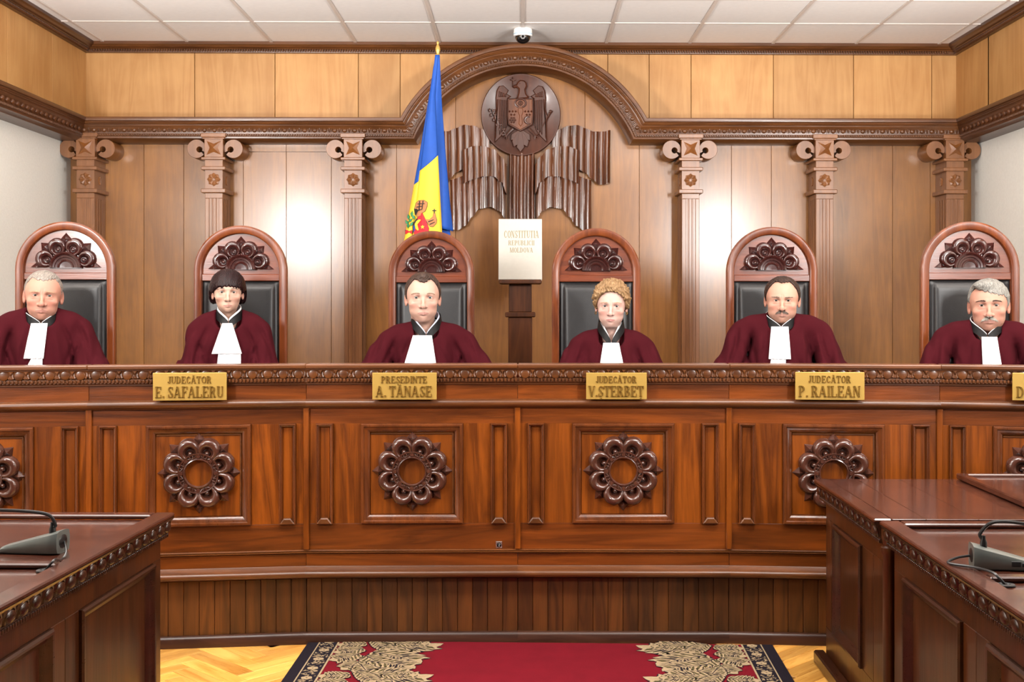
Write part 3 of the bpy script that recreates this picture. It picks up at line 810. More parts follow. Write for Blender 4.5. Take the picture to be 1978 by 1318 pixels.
# ================================================================== JUDGES' CHAIRS
Q = 6.5 / F                                   # metres per px for the middle chair
CW = 166 * Q / 2; CT = 1.513; CA = CT - CW    # half width, top, arch centre (above the dais)
cpet = petal_mesh(15.5 * Q, .026, 'petal', M['chair_carved'])
cpnt = point_mesh(17 * Q, 9.5 * Q, .018, 'point', M['chair_carved'])
def half_ring():
    b = MB(); Mx = Matrix.Rotation(PI / 2, 4, 'X')
    b.lathe([(.0, .005), (10 * Q, .006), (10.5 * Q, .011), (13 * Q, .013), (14 * Q, .009), (17 * Q, .010), (18 * Q, .016), (21 * Q, .017), (22 * Q, .022), (25.5 * Q, .026), (27 * Q, .02), (27.3 * Q, 0)], 36, 0, PI, Mx)
    b.box(-27 * Q, 27 * Q, -.006, 0, -.004, .001)
    return b.mesh('half_ring', M['chair_carved'], 40)
hring = half_ring()
def half_point(sd):
    L, W, H = 17 * Q, 9.5 * Q, .018; b = MB()
    b.add([(0, 0, L), (sd * W, 0, L * .35), (0, 0, -L * .5), (0, -H, L * .38)], [(0, 1, 3), (1, 2, 3), (2, 0, 3)]); return b.mesh('point', M['chair_carved'], 10)
hpnt = {1: half_point(-1), -1: half_point(1)}
def chair_parts():
    P = []
    ft = 14.5 * Q
    n = 40
    # arched frame: profile swept along legs + arch
    prof = [(0, .0), (.0, -.030), (.004, -.036), (.009, -.039), (ft - .010, -.039), (ft - .003, -.035), (ft, -.028), (ft, .0)]   # (inwards, y)
    path = [(-CW, .02), (-CW, .7), (-CW, CA)] + [(-CW * math.cos(PI * i / n), CA + CW * math.sin(PI * i / n)) for i in range(1, n)] + [(CW, CA), (CW, .7), (CW, .02)]
    vs = []
    for i, (x, z) in enumerate(path):
        if z > CA + 1e-6: ux, uz = -x / CW, -(z - CA) / CW
        else: ux, uz = (1 if x < 0 else -1), 0
        for q, y in prof: vs.append((x + ux * q, y, z + uz * q))
    m = len(prof)
    fs = [(i * m + k, i * m + (k + 1) % m, (i + 1) * m + (k + 1) % m, (i + 1) * m + k) for i in range(len(path) - 1) for k in range(m)]
    fs += [tuple(range(m)), tuple((len(path) - 1) * m + k for k in range(m))[::-1]]
    b = MB(); b.add(vs, fs); P.append(('frame', b.mesh('frame', M['chair_v'], 30), None))
    wi = CW - ft + .002
    zr0, zr1, zr2 = CT - 100 * Q, CT - 88 * Q, CT - 79 * Q
    b = MB(); b.prism([(wi, zr1), (wi, CA)] + [(wi * math.cos(PI * i / n), CA + wi * math.sin(PI * i / n)) for i in range(1, n)] + [(-wi, CA), (-wi, zr1)], -.014, -.001, .001)
    P.append(('crest_panel', b.mesh('crest_panel', M['chair'], 30), None))
    b = MB(); b.box(-wi, wi, -.024, -.001, zr0, zr1 + .001, .003); P.append(('top_rail', b.mesh('top_rail', M['chair'], 30), None))
    # leather back: cushion with flat border
    lz0, lz1 = .40, zr0
    def fn(u, v):
        x = -wi + 2 * wi * u; z = lz0 + (lz1 - lz0) * v
        e = min((x + wi) / .05, (wi - x) / .05, (z - lz0) / .05, (lz1 - z) / .04, 1); e = max(0, e)
        h = .004 + .030 * math.sin(e * PI / 2) ** 1.0 if e > .12 else .006 + e * .02
        h += .016 * (1 - (2 * u - 1) ** 2) * math.sin(PI * v)
        h -= .010 * max(0, 1 - abs(e - .45) / .22) if e < .9 else 0
        return (x, -h, z)
    b = MB(); b.grid(fn, 60, 60); P.append(('leather_back', b.mesh('leather_back', M['leather'], 60, False), None))
    b = MB(); b.box(-wi, wi, -.002, .004, .38, CA - .02, .001); P.append(('back_board', b.mesh('back_board', M['chair_v'], 30), None))
    b = MB(); b.box(-wi, wi, -.03, -.001, .34, .402, .004); P.append(('lower_rail', b.mesh('lower_rail', M['chair'], 30), None))
    b = MB(); b.box(-.235, .235, -.50, -.03, .38, .45, .022); P.append(('seat_cushion', b.mesh('seat_cushion', M['leather'], 40), None))
    b = MB(); b.box(-.235, .235, -.49, -.025, .31, .38, .005); P.append(('seat_frame', b.mesh('seat_frame', M['chair'], 30), None))
    for x in (-.205, .205):
        b = MB(); b.box(x - .025, x + .025, -.485, -.435, 0, .315, .005); P.append(('leg', b.mesh('leg', M['chair_v'], 30), None))
    return P
CPARTS = chair_parts()
CHL = ['high arched wooden chair with black leather back, behind the white-haired man at far left',
       'high arched wooden chair with black leather back, behind the woman with dark bobbed hair',
       'high arched wooden chair with black leather back, right below the flag',
       'high arched wooden chair with black leather back, behind the woman with curly hair',
       'high arched wooden chair with black leather back, behind the man with a dark moustache',
       'high arched wooden chair with black leather back, behind the grey-haired man at far right']
CHAIRS = []
for k, (x0, x1, yt, rz) in enumerate(((30, 217, 430, 5), (374, 552, 431, 3), (750, 916, 446, 0), (1066, 1238, 446, -1), (1405, 1580, 441, -3), (1783, 1970, 431, -5))):
    d = 2 * CW * F / (x1 - x0); p = U((x0 + x1) / 2, 500, d)
    ztop = ZC + (CY - yt) * d / F
    t = empty('judge_chair', (p.x, p.y + .04, .25), math.radians(rz), CHL[k], 'chair', 'arched chairs behind the bench')
    CHAIRS.append((p, d))
    for nm, me, _ in CPARTS: link(nm, me, t)
    # small differences in height are taken up by plinth blocks under the chair
    orn = empty('carved_crest', (0, -.014, CT - 79 * Q), parent=t)
    for a in (-67.5, -22.5, 22.5, 67.5):
        a = math.radians(a); link('petal', cpet, orn, (38.5 * Q * math.sin(a), 0, .001 + 38.5 * Q * math.cos(a)), (0, a, 0))
    for sd in (-1, 1): link('point', hpnt[sd], orn, (42 * Q * sd, 0, .001), (0, sd * PI / 2, 0))
    for a in (-45, 0, 45):
        a = math.radians(a); link('point', cpnt, orn, (42 * Q * math.sin(a), 0, .003 + 42 * Q * math.cos(a)), (0, a, 0))
    link('half_ring', hring, orn, (0, -.004, 0))

# ================================================================== WALL DECOR
YE = YL - .0
em_ = lambda px, py, Y=YL - .05: WY(px, py, Y)
c0 = em_(1006, 221.5); K = (YL - .05) / F
t = empty('wall_emblem', (c0.x, YL, c0.z), 0, 'round carved wooden emblem with an eagle, on the wall under the arch', 'emblem')
b = MB(); Mx = Matrix.Rotation(PI / 2, 4, 'X')
b.lathe([(0, .045), (73 * K, .045), (74.5 * K, .049), (76 * K, .049), (77 * K, .044), (77.5 * K, .03), (77.5 * K, 0.0)], 72, M=Matrix.Diagonal((1, 1, 1.035, 1)) @ Mx); b.build('disc', M['emblem'], t, angle=40)
E = K / 3.661                                   # metres per px of the close-up
def ep(x, y): return ((x - 607) * E, (368 - y) * E)
YD = -.045
def erelief(name, pts, h, c=.006, mir=False, mat='emblem', parent=None, y=YD):
    P2 = [ep((1214 - x) if mir else x, yy) for x, yy in pts]
    b = MB(); b.prism(P2, y - h, y + .002, c); return b.build(name, M[mat], parent or t, angle=30)
wing = [(455, 168), (484, 163), (522, 198), (508, 222), (540, 240), (515, 256), (514, 420), (500, 480), (470, 522), (424, 566), (426, 430), (418, 380), (434, 330), (430, 250), (438, 198)]
for mir in (False, True):
    wg = erelief('wing', wing, .016, .005, mir)
    for i in range(5):
        x = 440 + i * 15
        pts = [(x, 262 + i * 2), (x + 11, 262 + i * 2), (x + 11, 505 - i * 14), (x + 4, 530 - i * 16), (x, 525 - i * 14)]
        if i == 0: pts = [(440, 262), (450, 262), (446, 330), (436, 400), (434, 530), (428, 545), (430, 400)]
        o = erelief('feather', pts, .022, .004, mir, parent=wg)
    for i in range(4):
        erelief('feather', [(452 + 14 * i, 205 + 6 * i), (462 + 14 * i, 205 + 6 * i), (464 + 14 * i, 246), (450 + 14 * i, 246)], .021, .004, mir, parent=wg)
hd = erelief('eagle_head', [(582, 246), (590, 215), (592, 190), (580, 178), (560, 182), (548, 172), (556, 160), (575, 158), (586, 138), (604, 125), (628, 127), (646, 142), (652, 168), (640, 195), (646, 225), (664, 244), (650, 258), (565, 258)], .026, .009)
b = MB(); x, z = ep(600, 152); b.sphere((x, YD - .027, z), .0045, 8, 6); b.build('eye', M['carved'], hd)
cr = erelief('cross', [(549, 103), (556, 103), (556, 118), (572, 120), (572, 128), (556, 130), (557, 165), (549, 165), (549, 130), (534, 128), (534, 120), (549, 118)], .014, .002, mat='carved')
sh = erelief('shield', [(511, 256), (695, 256), (697, 380), (690, 442), (605, 492), (517, 444), (510, 380)], .030, .005)
si_ = erelief('shield_field', [(520, 265), (687, 265), (688, 378), (681, 436), (605, 480), (525, 438), (519, 378)], .034, .003, parent=sh, mat='shield')
b = MB(); x, z = ep(605, 292)
b.tube([(x + 38 * E * math.sin(a), YD - .036, z + 30 * E * math.cos(a)) for a in [math.radians(-160 + 320 * i / 20) for i in range(21)]][::1], .0065, 6)
b.build('horns', M['emblem'], sh)
b = MB()
for i in range(8):
    a = i * PI / 4; b.sphere((x + 14 * E * math.cos(a), YD - .036, z + 14 * E * math.sin(a)), .005, 8, 5)
b.sphere((x, YD - .037, z), .006, 8, 5); o = b.build('star', M['emblem'], sh); tag(o, kind='stuff')
erelief('ox_head', [(590, 322), (620, 322), (628, 350), (618, 380), (622, 440), (605, 462), (590, 440), (594, 380), (582, 350)], .038, .006, parent=sh, mat='shield')
for cx in (550, 660):
    x, z = ep(cx, 412); b = MB()
    if cx == 550:
        for i in range(6):
            a = i * PI / 3; b.sphere((x + 17 * E * math.cos(a), YD - .036, z + 17 * E * math.sin(a)), .0075, 8, 5)
        b.sphere((x, YD - .038, z), .007, 8, 5); o = b.build('flower', M['emblem'], sh); tag(o, kind='stuff')
    else:
        b.tube([(x + 24 * E * math.cos(a), YD - .037, z + 24 * E * math.sin(a)) for a in [math.radians(60 + 240 * i / 14) for i in range(15)]], [.003 + .006 * math.sin(PI * i / 14) for i in range(15)], 6); b.build('crescent', M['emblem'], sh)
    b = MB()
    for dx, dy in ((-22, -62), (0, -62), (22, -62), (-11, -38), (11, -38)):
        x, z = ep(cx + dx, 412 + dy); b.add([(x, YD - .034, z + .009), (x - .009, YD - .034, z), (x, YD - .034, z - .009), (x + .009, YD - .034, z), (x, YD - .041, z)], [(0, 1, 4), (1, 2, 4), (2, 3, 4), (3, 0, 4)])
    o = b.build('lozenges', M['emblem'], sh); tag(o, kind='stuff')
for i in range(5):
    a = math.radians(-44 + 22 * i)
    def tp(r, w): return (605 + r * math.sin(a) + w * math.cos(a), 480 + r * math.cos(a) - w * math.sin(a))
    L_ = (100, 128, 155, 128, 100)[i]
    erelief('tail_feather', [tp(0, -9), tp(0, 9), tp(L_ - 34, 27), tp(L_, 0), tp(L_ - 34, -27)], .020 - .001 * abs(i - 2), .0025)
def ept(x, y, h): px_, pz_ = ep(x, y); return (px_, YD - h, pz_)
b = MB(); b.tube([ept(818, 345, .016), ept(790, 395, .018), ept(760, 450, .018), ept(735, 505, .016)], [.005, .0045, .0045, .004], 6)
for x, y, r in ((816, 346, .011), (806, 362, .008), (735, 500, .008)): b.sphere(ept(x, y, .016), r, 8, 6)
b.build('sceptre', M['emblem'], t)
b = MB(); rnd = random.Random(3)
bp = [(404, 328), (414, 360), (432, 395), (450, 430), (472, 462), (495, 500), (510, 540)]
b.tube([ept(x, y, .014) for x, y in bp], .004, 6)
for i, (x, y) in enumerate(bp[:-1]):
    for sg in (-1, 1):
        xx, zz = ep(x + sg * 15, y + 12); Mx = Matrix.Translation((xx, YD - .018, zz)) @ Matrix.Rotation(sg * .7 + .5, 4, 'Y')
        b.sphere((0, 0, 0), (.0065, .005, .0145), 8, 6, M=Mx)
b.build('olive_branch', M['emblem'], t)
for mir in (False, True):
    b = MB(); q = lambda x, y, h: ept(1214 - x if mir else x, y, h)
    b.tube([q(550, 470, .016), q(525, 495, .02), q(505, 520, .02)], [.012, .010, .007], 7)
    for dx, dy in ((-22, -12), (-18, 12), (2, 24)): b.tube([q(505, 518, .02), q(505 + dx, 520 + dy, .02)], [.006, .003], 5)
    b.build('talon', M['emblem'], t)

# ---- carved flag drapery around the emblem
t = empty('carved_drapery', (c0.x, YL, c0.z), 0, 'carved wooden flag drapery hanging on both sides of the round emblem', 'carving')
X0 = (607 - 607) * E
def interp(P, x):
    if x <= P[0][0]: return P[0][1]
    for (a, ya), (b_, yb) in zip(P[:-1], P[1:]):
        if x <= b_:
            s = (x - a) / (b_ - a); s = s * s * (3 - 2 * s); return ya + (yb - ya) * s
    return P[-1][1]
def banner(name, x0, x1, top, bot, y0, amp, ribs, mir):
    """ribbed sheet, x0..x1 in close-up px; ribs: list of (centre, half width, height)"""
    n = 90
    def front(x):
        h = 0
        for c, w, a in ribs:
            q = abs(x - c) / w
            if q < 1: h = max(h, a * math.sqrt(max(0, 1 - q * q)) + .2 * a * (1 - q))
        return y0 - amp - h
    vs = []
    rows_ = 7
    for j in range(rows_ + 2):
        for i in range(n + 1):
            x = x0 + (x1 - x0) * i / n
            v = min(max(j - 1, 0), rows_ - 1) / (rows_ - 1)
            yy = interp(top, x) + (interp(bot, x) - interp(top, x)) * v
            if j in (0, rows_ + 1): yd = -.002
            else:
                yd = front(x + 5 * math.sin(v * 2.2)) 
            px_, pz_ = ep(1214 - x if mir else x, yy)
            vs.append((px_, yd, pz_))
    m = n + 1
    fs = [(j * m + i, j * m + i + 1, (j + 1) * m + i + 1, (j + 1) * m + i) for j in range(rows_ + 1) for i in range(n)]
    fs += [tuple(j * m for j in range(rows_ + 2)), tuple(j * m + n for j in range(rows_ + 2))[::-1]]
    b = MB(); b.add(vs, fs); return b.build(name, M['drape'], t, angle=50)
for mir in (False, True):
    banner('upper_fold', 830, 1016, [(830, 500), (880, 470), (950, 446), (1016, 440)], [(830, 620), (880, 606), (960, 606), (1016, 622)], 0, .028,
           [(860, 40, .014), (930, 46, .024), (992, 30, .020)], mir)
    banner('upper_fold', 1012, 1243, [(1012, 442), (1060, 462), (1130, 486), (1200, 484), (1243, 474)], [(1012, 752), (1060, 775), (1110, 820), (1160, 862), (1205, 860), (1230, 848), (1243, 848)], 0, .018,
           [(1040, 34, .026), (1092, 30, .018), (1140, 26, .026), (1182, 22, .016), (1222, 24, .026)], mir)
    banner('middle_fold', 708, 1020, [(708, 720), (740, 670), (800, 615), (870, 592), (940, 594), (1020, 622)], [(708, 930), (740, 850), (800, 808), (870, 806), (940, 828), (1020, 858)], 0, .050,
           [(735, 34, .022), (800, 40, .02), (865, 34, .016), (922, 34, .024), (968, 22, .014), (1000, 24, .026)], mir)
    banner('lower_fold', 716, 1108, [(716, 870), (760, 780), (1000, 800), (1108, 830)], [(716, 1105), (760, 1050), (820, 1022), (900, 1034), (950, 1090), (1000, 1155), (1050, 1184), (1108, 1184)], 0, .026,
           [(745, 34, .022), (812, 42, .026), (875, 30, .016), (925, 30, .026), (968, 22, .016), (1008, 26, .026), (1048, 20, .014), (1085, 24, .026)], mir)
banner('flag_staff_bundle', 524, 706, [(524, 640), (706, 640)], [(524, 1112), (706, 1112)], 0, .020,
       [(536, 14, .024), (566, 18, .018), (588, 9, .012), (615, 24, .024), (642, 9, .012), (664, 18, .018), (694, 14, .024)], False)
for i_ in range(1): pass

# ---- book on its pedestal
YBK = 7.62
p = WY(1005, 541, YBK); kb = YBK / F
t = empty('book_pedestal', (p.x, YBK, .25), 0, 'dark wooden pedestal holding the large white book', 'pedestal')
h = p.z - .25
b = MB(); b.box(-41 * kb, 41 * kb, -.09, .14, h - .028, h, .006); b.build('shelf', M['pedestal'], t)
b = MB(); b.box(-22 * kb, 22 * kb, -.05, .12, h - 62 * kb, h - .028, .004); b.build('neck', M['pedestal'], t)
b = MB(); b.box(-29 * kb, 29 * kb, -.075, .14, h - 72 * kb, h - 62 * kb, .006); b.build('moulding', M['pedestal'], t)
b = MB(); b.box(-23 * kb, 23 * kb, -.06, .13, .08, h - 72 * kb, .004); b.build('shaft', M['pedestal'], t)
b = MB(); b.box(-30 * kb, 30 * kb, -.09, .15, 0, .08, .008); b.build('base', M['pedestal'], t)
b = MB(); b.prism([(-.11, h), (.11, h), (.11, h + .22), (-.11, h + .22)], .07, .085, .002); b.build('back_rest', M['pedestal'], t)
t = empty('book', (p.x + .0, YBK - .035, .25 + h + .002), 0, 'large white book with gilt title standing on the pedestal under the emblem', 'book')
tl = Matrix.Rotation(-math.radians(6), 4, 'X'); W2, H2 = 42 * kb, 118 * kb
b = MB(); b.box(-W2, W2, 0, .006, 0, H2, .002, tl); b.build('front_cover', M['paper'], t)
b = MB(); b.box(-W2, W2, .060, .066, 0, H2, .002, tl); b.build('back_cover', M['paper'], t)
b = MB(); b.box(-W2, -W2 + .006, .004, .062, 0, H2, .002, tl); b.build('spine', M['paper'], t)
b = MB(); b.box(-W2 + .006, W2 - .006, .006, .060, .006, H2 - .006, .001, tl); b.build('page_block', M['white_plastic'], t)
def lt(text, cy, hpx, wpx, cxp=1007.5):
    b = lettering(text, (cxp - 1005) * kb, (541 - cy) * kb, hpx * kb, wpx * kb, .0012, 0.0)
    b.v = [tuple(tl @ Vector(v)) for v in b.v]; return b
lt('CONSTITUȚIA', 460, 14, 68).build('title_lettering', M['gilt'], t, angle=None)
lt('REPUBLICII', 474.5, 9.5, 51).build('title_lettering', M['gilt'], t, angle=None)
lt('MOLDOVA', 488.5, 9.5, 45).build('title_lettering', M['gilt'], t, angle=None)

# ---- dome camera
p = WZ(1010, 56, ZT); kd = p.y / F
t = empty('security_camera', (p.x, p.y, ZT - .0), 0, 'white dome security camera on the ceiling above the arch', 'camera')
b = MB(); b.lathe([(0, 0), (16 * kd, 0), (17.5 * kd, -.004), (18.2 * kd, -9 * kd), (18.2 * kd, -12.5 * kd), (17 * kd, -14.5 * kd), (13 * kd, -15 * kd), (0, -15 * kd)], 36); b.build('housing', M['white_plastic'], t)
b = MB(); b.lathe([(18.35 * kd, -10 * kd), (18.5 * kd, -10.3 * kd), (18.5 * kd, -11.2 * kd), (18.35 * kd, -11.5 * kd)], 36); b.build('trim_ring', plain('blue_trim', srgb(150, 190, 214), rough=.4), t)
b = MB(); b.sphere((0, 0, -14 * kd), (15 * kd, 15 * kd, 14.5 * kd), 28, 10, .5, 1); b.build('dome', M['smoke_dome'], t)
b = MB(); b.lathe([(2.6 * kd, 0), (4.6 * kd, 0), (4.8 * kd, .004), (2.5 * kd, .004), (2.6 * kd, 0)], 20, M=Matrix.Translation((0, -13.2 * kd, -17.5 * kd)) @ Matrix.Rotation(PI / 2 + .25, 4, 'X')); b.build('lens_ring', M['steel'], t)
# ================================================================== SIDE TABLES
TZ = .692
tegg = MB(); tegg.sphere((0, 0, 0), (.0165, .0235, .0085), 14, 6, 0, .5, Matrix.Rotation(PI / 2, 4, 'Y') ); tegg_me = tegg.mesh('egg', M['table_mould'])
def side_face(t, sg, y0, y1, xb, panels, zbot=.0, name='panel'):
    """panelled face on the aisle side, plane x = xb (outwards = sg)"""
    xo, xi = xb, xb - sg * .02
    ztop = TZ - .078; zp = .552; zq = .145
    ys = [y1] + [v for p in panels for v in (p[1], p[0])] + [y0]      # from far (large y) to near
    b = MB(); b.box(xi, xo, y0, y1, zp + .0005, ztop, .001); b.build('rail', M['table'], t)
    b = MB(); b.box(xi, xo, y0, y1, .0, zq - .0005, .001); b.build('rail', M['table'], t)
    ed = [y1]
    for p in panels: ed += [p[1], p[0]]
    ed.append(y0)
    for i in range(0, len(ed) - 1, 2):
        a, c = ed[i], ed[i + 1]
        if a - c > .12:
            m = (a + c) / 2
            for u, v in ((a, m + .001), (m - .001, c)):
                b = MB(); b.box(xi, xo, v, u, zq, zp, .0012); b.build('stile', M['table'], t)
        elif a - c > .005:
            b = MB(); b.box(xi, xo, c, a, zq, zp, .0012); b.build('stile', M['table'], t)
    for (p0, p1) in panels:
        b = MB(); b.box(xi - sg * .004, xi + sg * .008, p0 + .01, p1 - .01, zq + .01, zp - .01, .003); pn = b.build('panel', M['table'], t)
        b = MB(); Mx = Matrix(((0, -sg, 0, xb), (1, 0, 0, 0), (0, 0, 1, 0), (0, 0, 0, 1)))
        frame_mould(b, p0, p1, zq, zp, .036, [(0, .002), (0, -.008), (.15, -.013), (.35, -.012), (.5, -.005), (.75, .0), (1, .012)], Mx); b.build('panel_frame', M['table_mould'], pn)
def edge_mould(t, sg, y0, y1, x):
    """carved egg moulding under the top edge, plane x, outwards sg"""
    z1 = TZ - .012
    pr = [(x - sg * .05, z1), (x, z1), (x - sg * .002, z1 - .006), (x - sg * .010, z1 - .014), (x - sg * .020, z1 - .046), (x - sg * .018, z1 - .05), (x - sg * .024, z1 - .064), (x - sg * .032, z1 - .067), (x - sg * .05, z1 - .067)]
    b = MB(); n = len(pr); vs = [(q[0], y0, q[1]) for q in pr] + [(q[0], y1, q[1]) for q in pr]
    b.add(vs, [(i, (i + 1) % n, n + (i + 1) % n, n + i) for i in range(n)] + [tuple(range(n)), tuple(range(n, 2 * n))[::-1]])
    k = max(1, round((y1 - y0) / .0665)); st = (y1 - y0) / k; zc_ = z1 - .028
    for i in range(k):
        y = y0 + (i + .5) * st
        b.tube([(x - sg * (.008 + .012 * (1 - math.sin(a)) / 2), y + .0225 * math.cos(a), zc_ + .0215 * math.sin(a)) for a in [math.radians(-50 + 280 * q / 12) for q in range(13)]], .0045, 5)
        yd = y + st / 2
        if yd < y1 - .01:
            b.add([(x - sg * .004, yd - .007, z1 - .004), (x - sg * .004, yd + .007, z1 - .004), (x - sg * .018, yd, z1 - .046), (x - sg * .003, yd, z1 - .014)], [(0, 1, 3), (1, 2, 3), (2, 0, 3)])
    em = b.build('egg_moulding', M['table_mould'], t, angle=35)
    for i in range(k): link('egg', tegg_me, em, (x - sg * .0115, y0 + (i + .5) * st, zc_), (0, 0, 0 if sg > 0 else PI))
    b = MB(); y = y0 + .004
    while y < y1 - .01:
        b.box(x - sg * .016, x - sg * .026, y, y + .009, z1 - .063, z1 - .052, .0012); y += .0125
    o = b.build('bead_row', M['table_mould'], em); tag(o, kind='stuff')
def desk(label, p_far, p_near, sg, width, ylen, rail_y, panels, back_rim=True):
    A = U(*p_far, TZD(p_far)); B_ = U(*p_near, TZD(p_near))
    ang = math.atan2(A.x - B_.x, A.y - B_.y)      # direction of the edge against +Y
    t = empty('side_table', (A.x, A.y, 0), -ang, label, 'table')
    xin = sg * width
    b = MB(); b.box(0, sg * .06, -ylen, 0, TZ - .014, TZ, .004); b.build('edge_rim', M['table_top'], t)
    b = MB(); b.box(sg * .061, xin, -.05, 0, TZ - .014, TZ, .004); b.build('back_rim', M['table_top'], t)
    b = MB(); b.box(sg * .061, xin, rail_y - .035, rail_y, TZ - .014, TZ, .004); b.build('front_rim', M['table_top'], t)
    nb = 6
    for i in range(nb):
        ya, yb_ = -.051 - (-.051 - rail_y - .001) * i / nb, -.051 - (-.051 - rail_y - .001) * (i + 1) / nb
        b = MB(); b.box(sg * .061, xin, yb_ + .0002, ya - .0002, TZ - .035, TZ - .015); b.build('well_board', M['table_top'], t)
    b = MB(); b.box(sg * .061, xin, -ylen, rail_y - .036, TZ - .035, TZ - .015, .001); b.build('front_top', M['table_top'], t)
    edge_mould(t, -sg, -ylen, -.004, 0)
    xb = sg * .036
    side_face(t, -sg, -ylen, -.03, xb, panels)
    b = MB(); b.box(xb + sg * .021, xin, -.05, -.03, 0, TZ - .036, .002); b.build('far_side', M['table'], t)
    b = MB(); b.box(xb + sg * .021, xin - sg * .03, -ylen + .01, -ylen + .03, 0, TZ - .036, .002); b.build('near_side', M['table'], t)
    b = MB(); b.box(xin - sg * .03, xin - sg * .005, -ylen + .01, -.052, 0, TZ - .036, .002); b.build('inner_side', M['table'], t)
    b = MB(); b.box(xb, xb - sg * .014, -ylen, -.03, 0, .055, .005); b.build('base_moulding', M['table_mould'], t)
    return t
def TZD(p): return (ZC - TZ) * F / (p[1] - CY)
lt_ = desk('dark wooden table in the left foreground with carved edge and sunken top', (338, 990), (0, 1172), -1, 1.3, 1.9, -.70, [(-.65, -.10), (-1.37, -.82), (-1.86, -1.5)])
rt_ = desk('dark wooden table in the right foreground with carved edge and a microphone unit', (1699, 1006), (1978, 1190), 1, 1.3, 1.9, -.70, [(-.62, -.14), (-1.28, -.80), (-1.86, -1.42)])
# far right table against the bench
A = U(1572, 925, TZD((1572, 925))); B_ = U(1690, 1004, TZD((1690, 1004)))
ang = math.atan2(A.x - B_.x, A.y - B_.y); LB = (A - B_).length - .01
t = empty('side_table', (A.x, A.y, 0), -ang, 'dark wooden table at right reaching the bench, behind the table with the microphone', 'table')
for i in range(5):
    b = MB(); b.box(.0 + .16 * i if i else .056, .16 * (i + 1) - .001 if i < 4 else 1.35, -LB, 0, TZ - .014, TZ - .001, .001)
    b.build('top_board', M['table_top'], t)
b = MB(); b.box(0, .055, -LB, 0, TZ - .014, TZ, .004); b.build('edge_rim', M['table_top'], t)
edge_mould(t, -1, -LB, -.004, 0)
side_face(t, -1, -LB + .01, -.035, .038, [(-.55, -.17)])
b = MB(); b.box(.06, 1.33, -.055, -.036, 0, TZ - .015, .002); b.build('far_side', M['table'], t)
b = MB(); b.box(.06, 1.33, -LB + .012, -LB + .03, 0, TZ - .015, .002); b.build('near_side', M['table'], t)
b = MB(); b.box(-.004, .037, -LB + .01, -.01, 0, .05, .006); b.build('base_moulding', M['table_mould'], t)
b = MB(); b.lathe([(.0, .0), (.02, .0), (.02, TZ - .11), (.026, TZ - .1), (.026, TZ - .085), (.018, TZ - .08), (.024, TZ - .06), (.024, TZ - .016), (0, TZ - .016)], 20, M=Matrix.Translation((.045, -LB + .024 - .03, 0))); b.build('corner_post', M['table'], t)
lp = WZ(1850, 918, TZ + .018)
t = empty('writing_board', (lp.x, A.y - .02, TZ + .001), -ang, 'raised board with a lip lying on the far right table, by the right edge', 'board')
b = MB(); b.box(0, .032, -LB + .04, -.0, 0, .022, .004); b.build('lip', M['table_top'], t)
b = MB(); b.box(.033, .72, -.03, 0, 0, .022, .004); b.build('lip', M['table_top'], t)
b = MB(); b.box(.033, .72, -LB + .04, -.031, 0, .012, .002); b.build('board', M['table_top'], t)

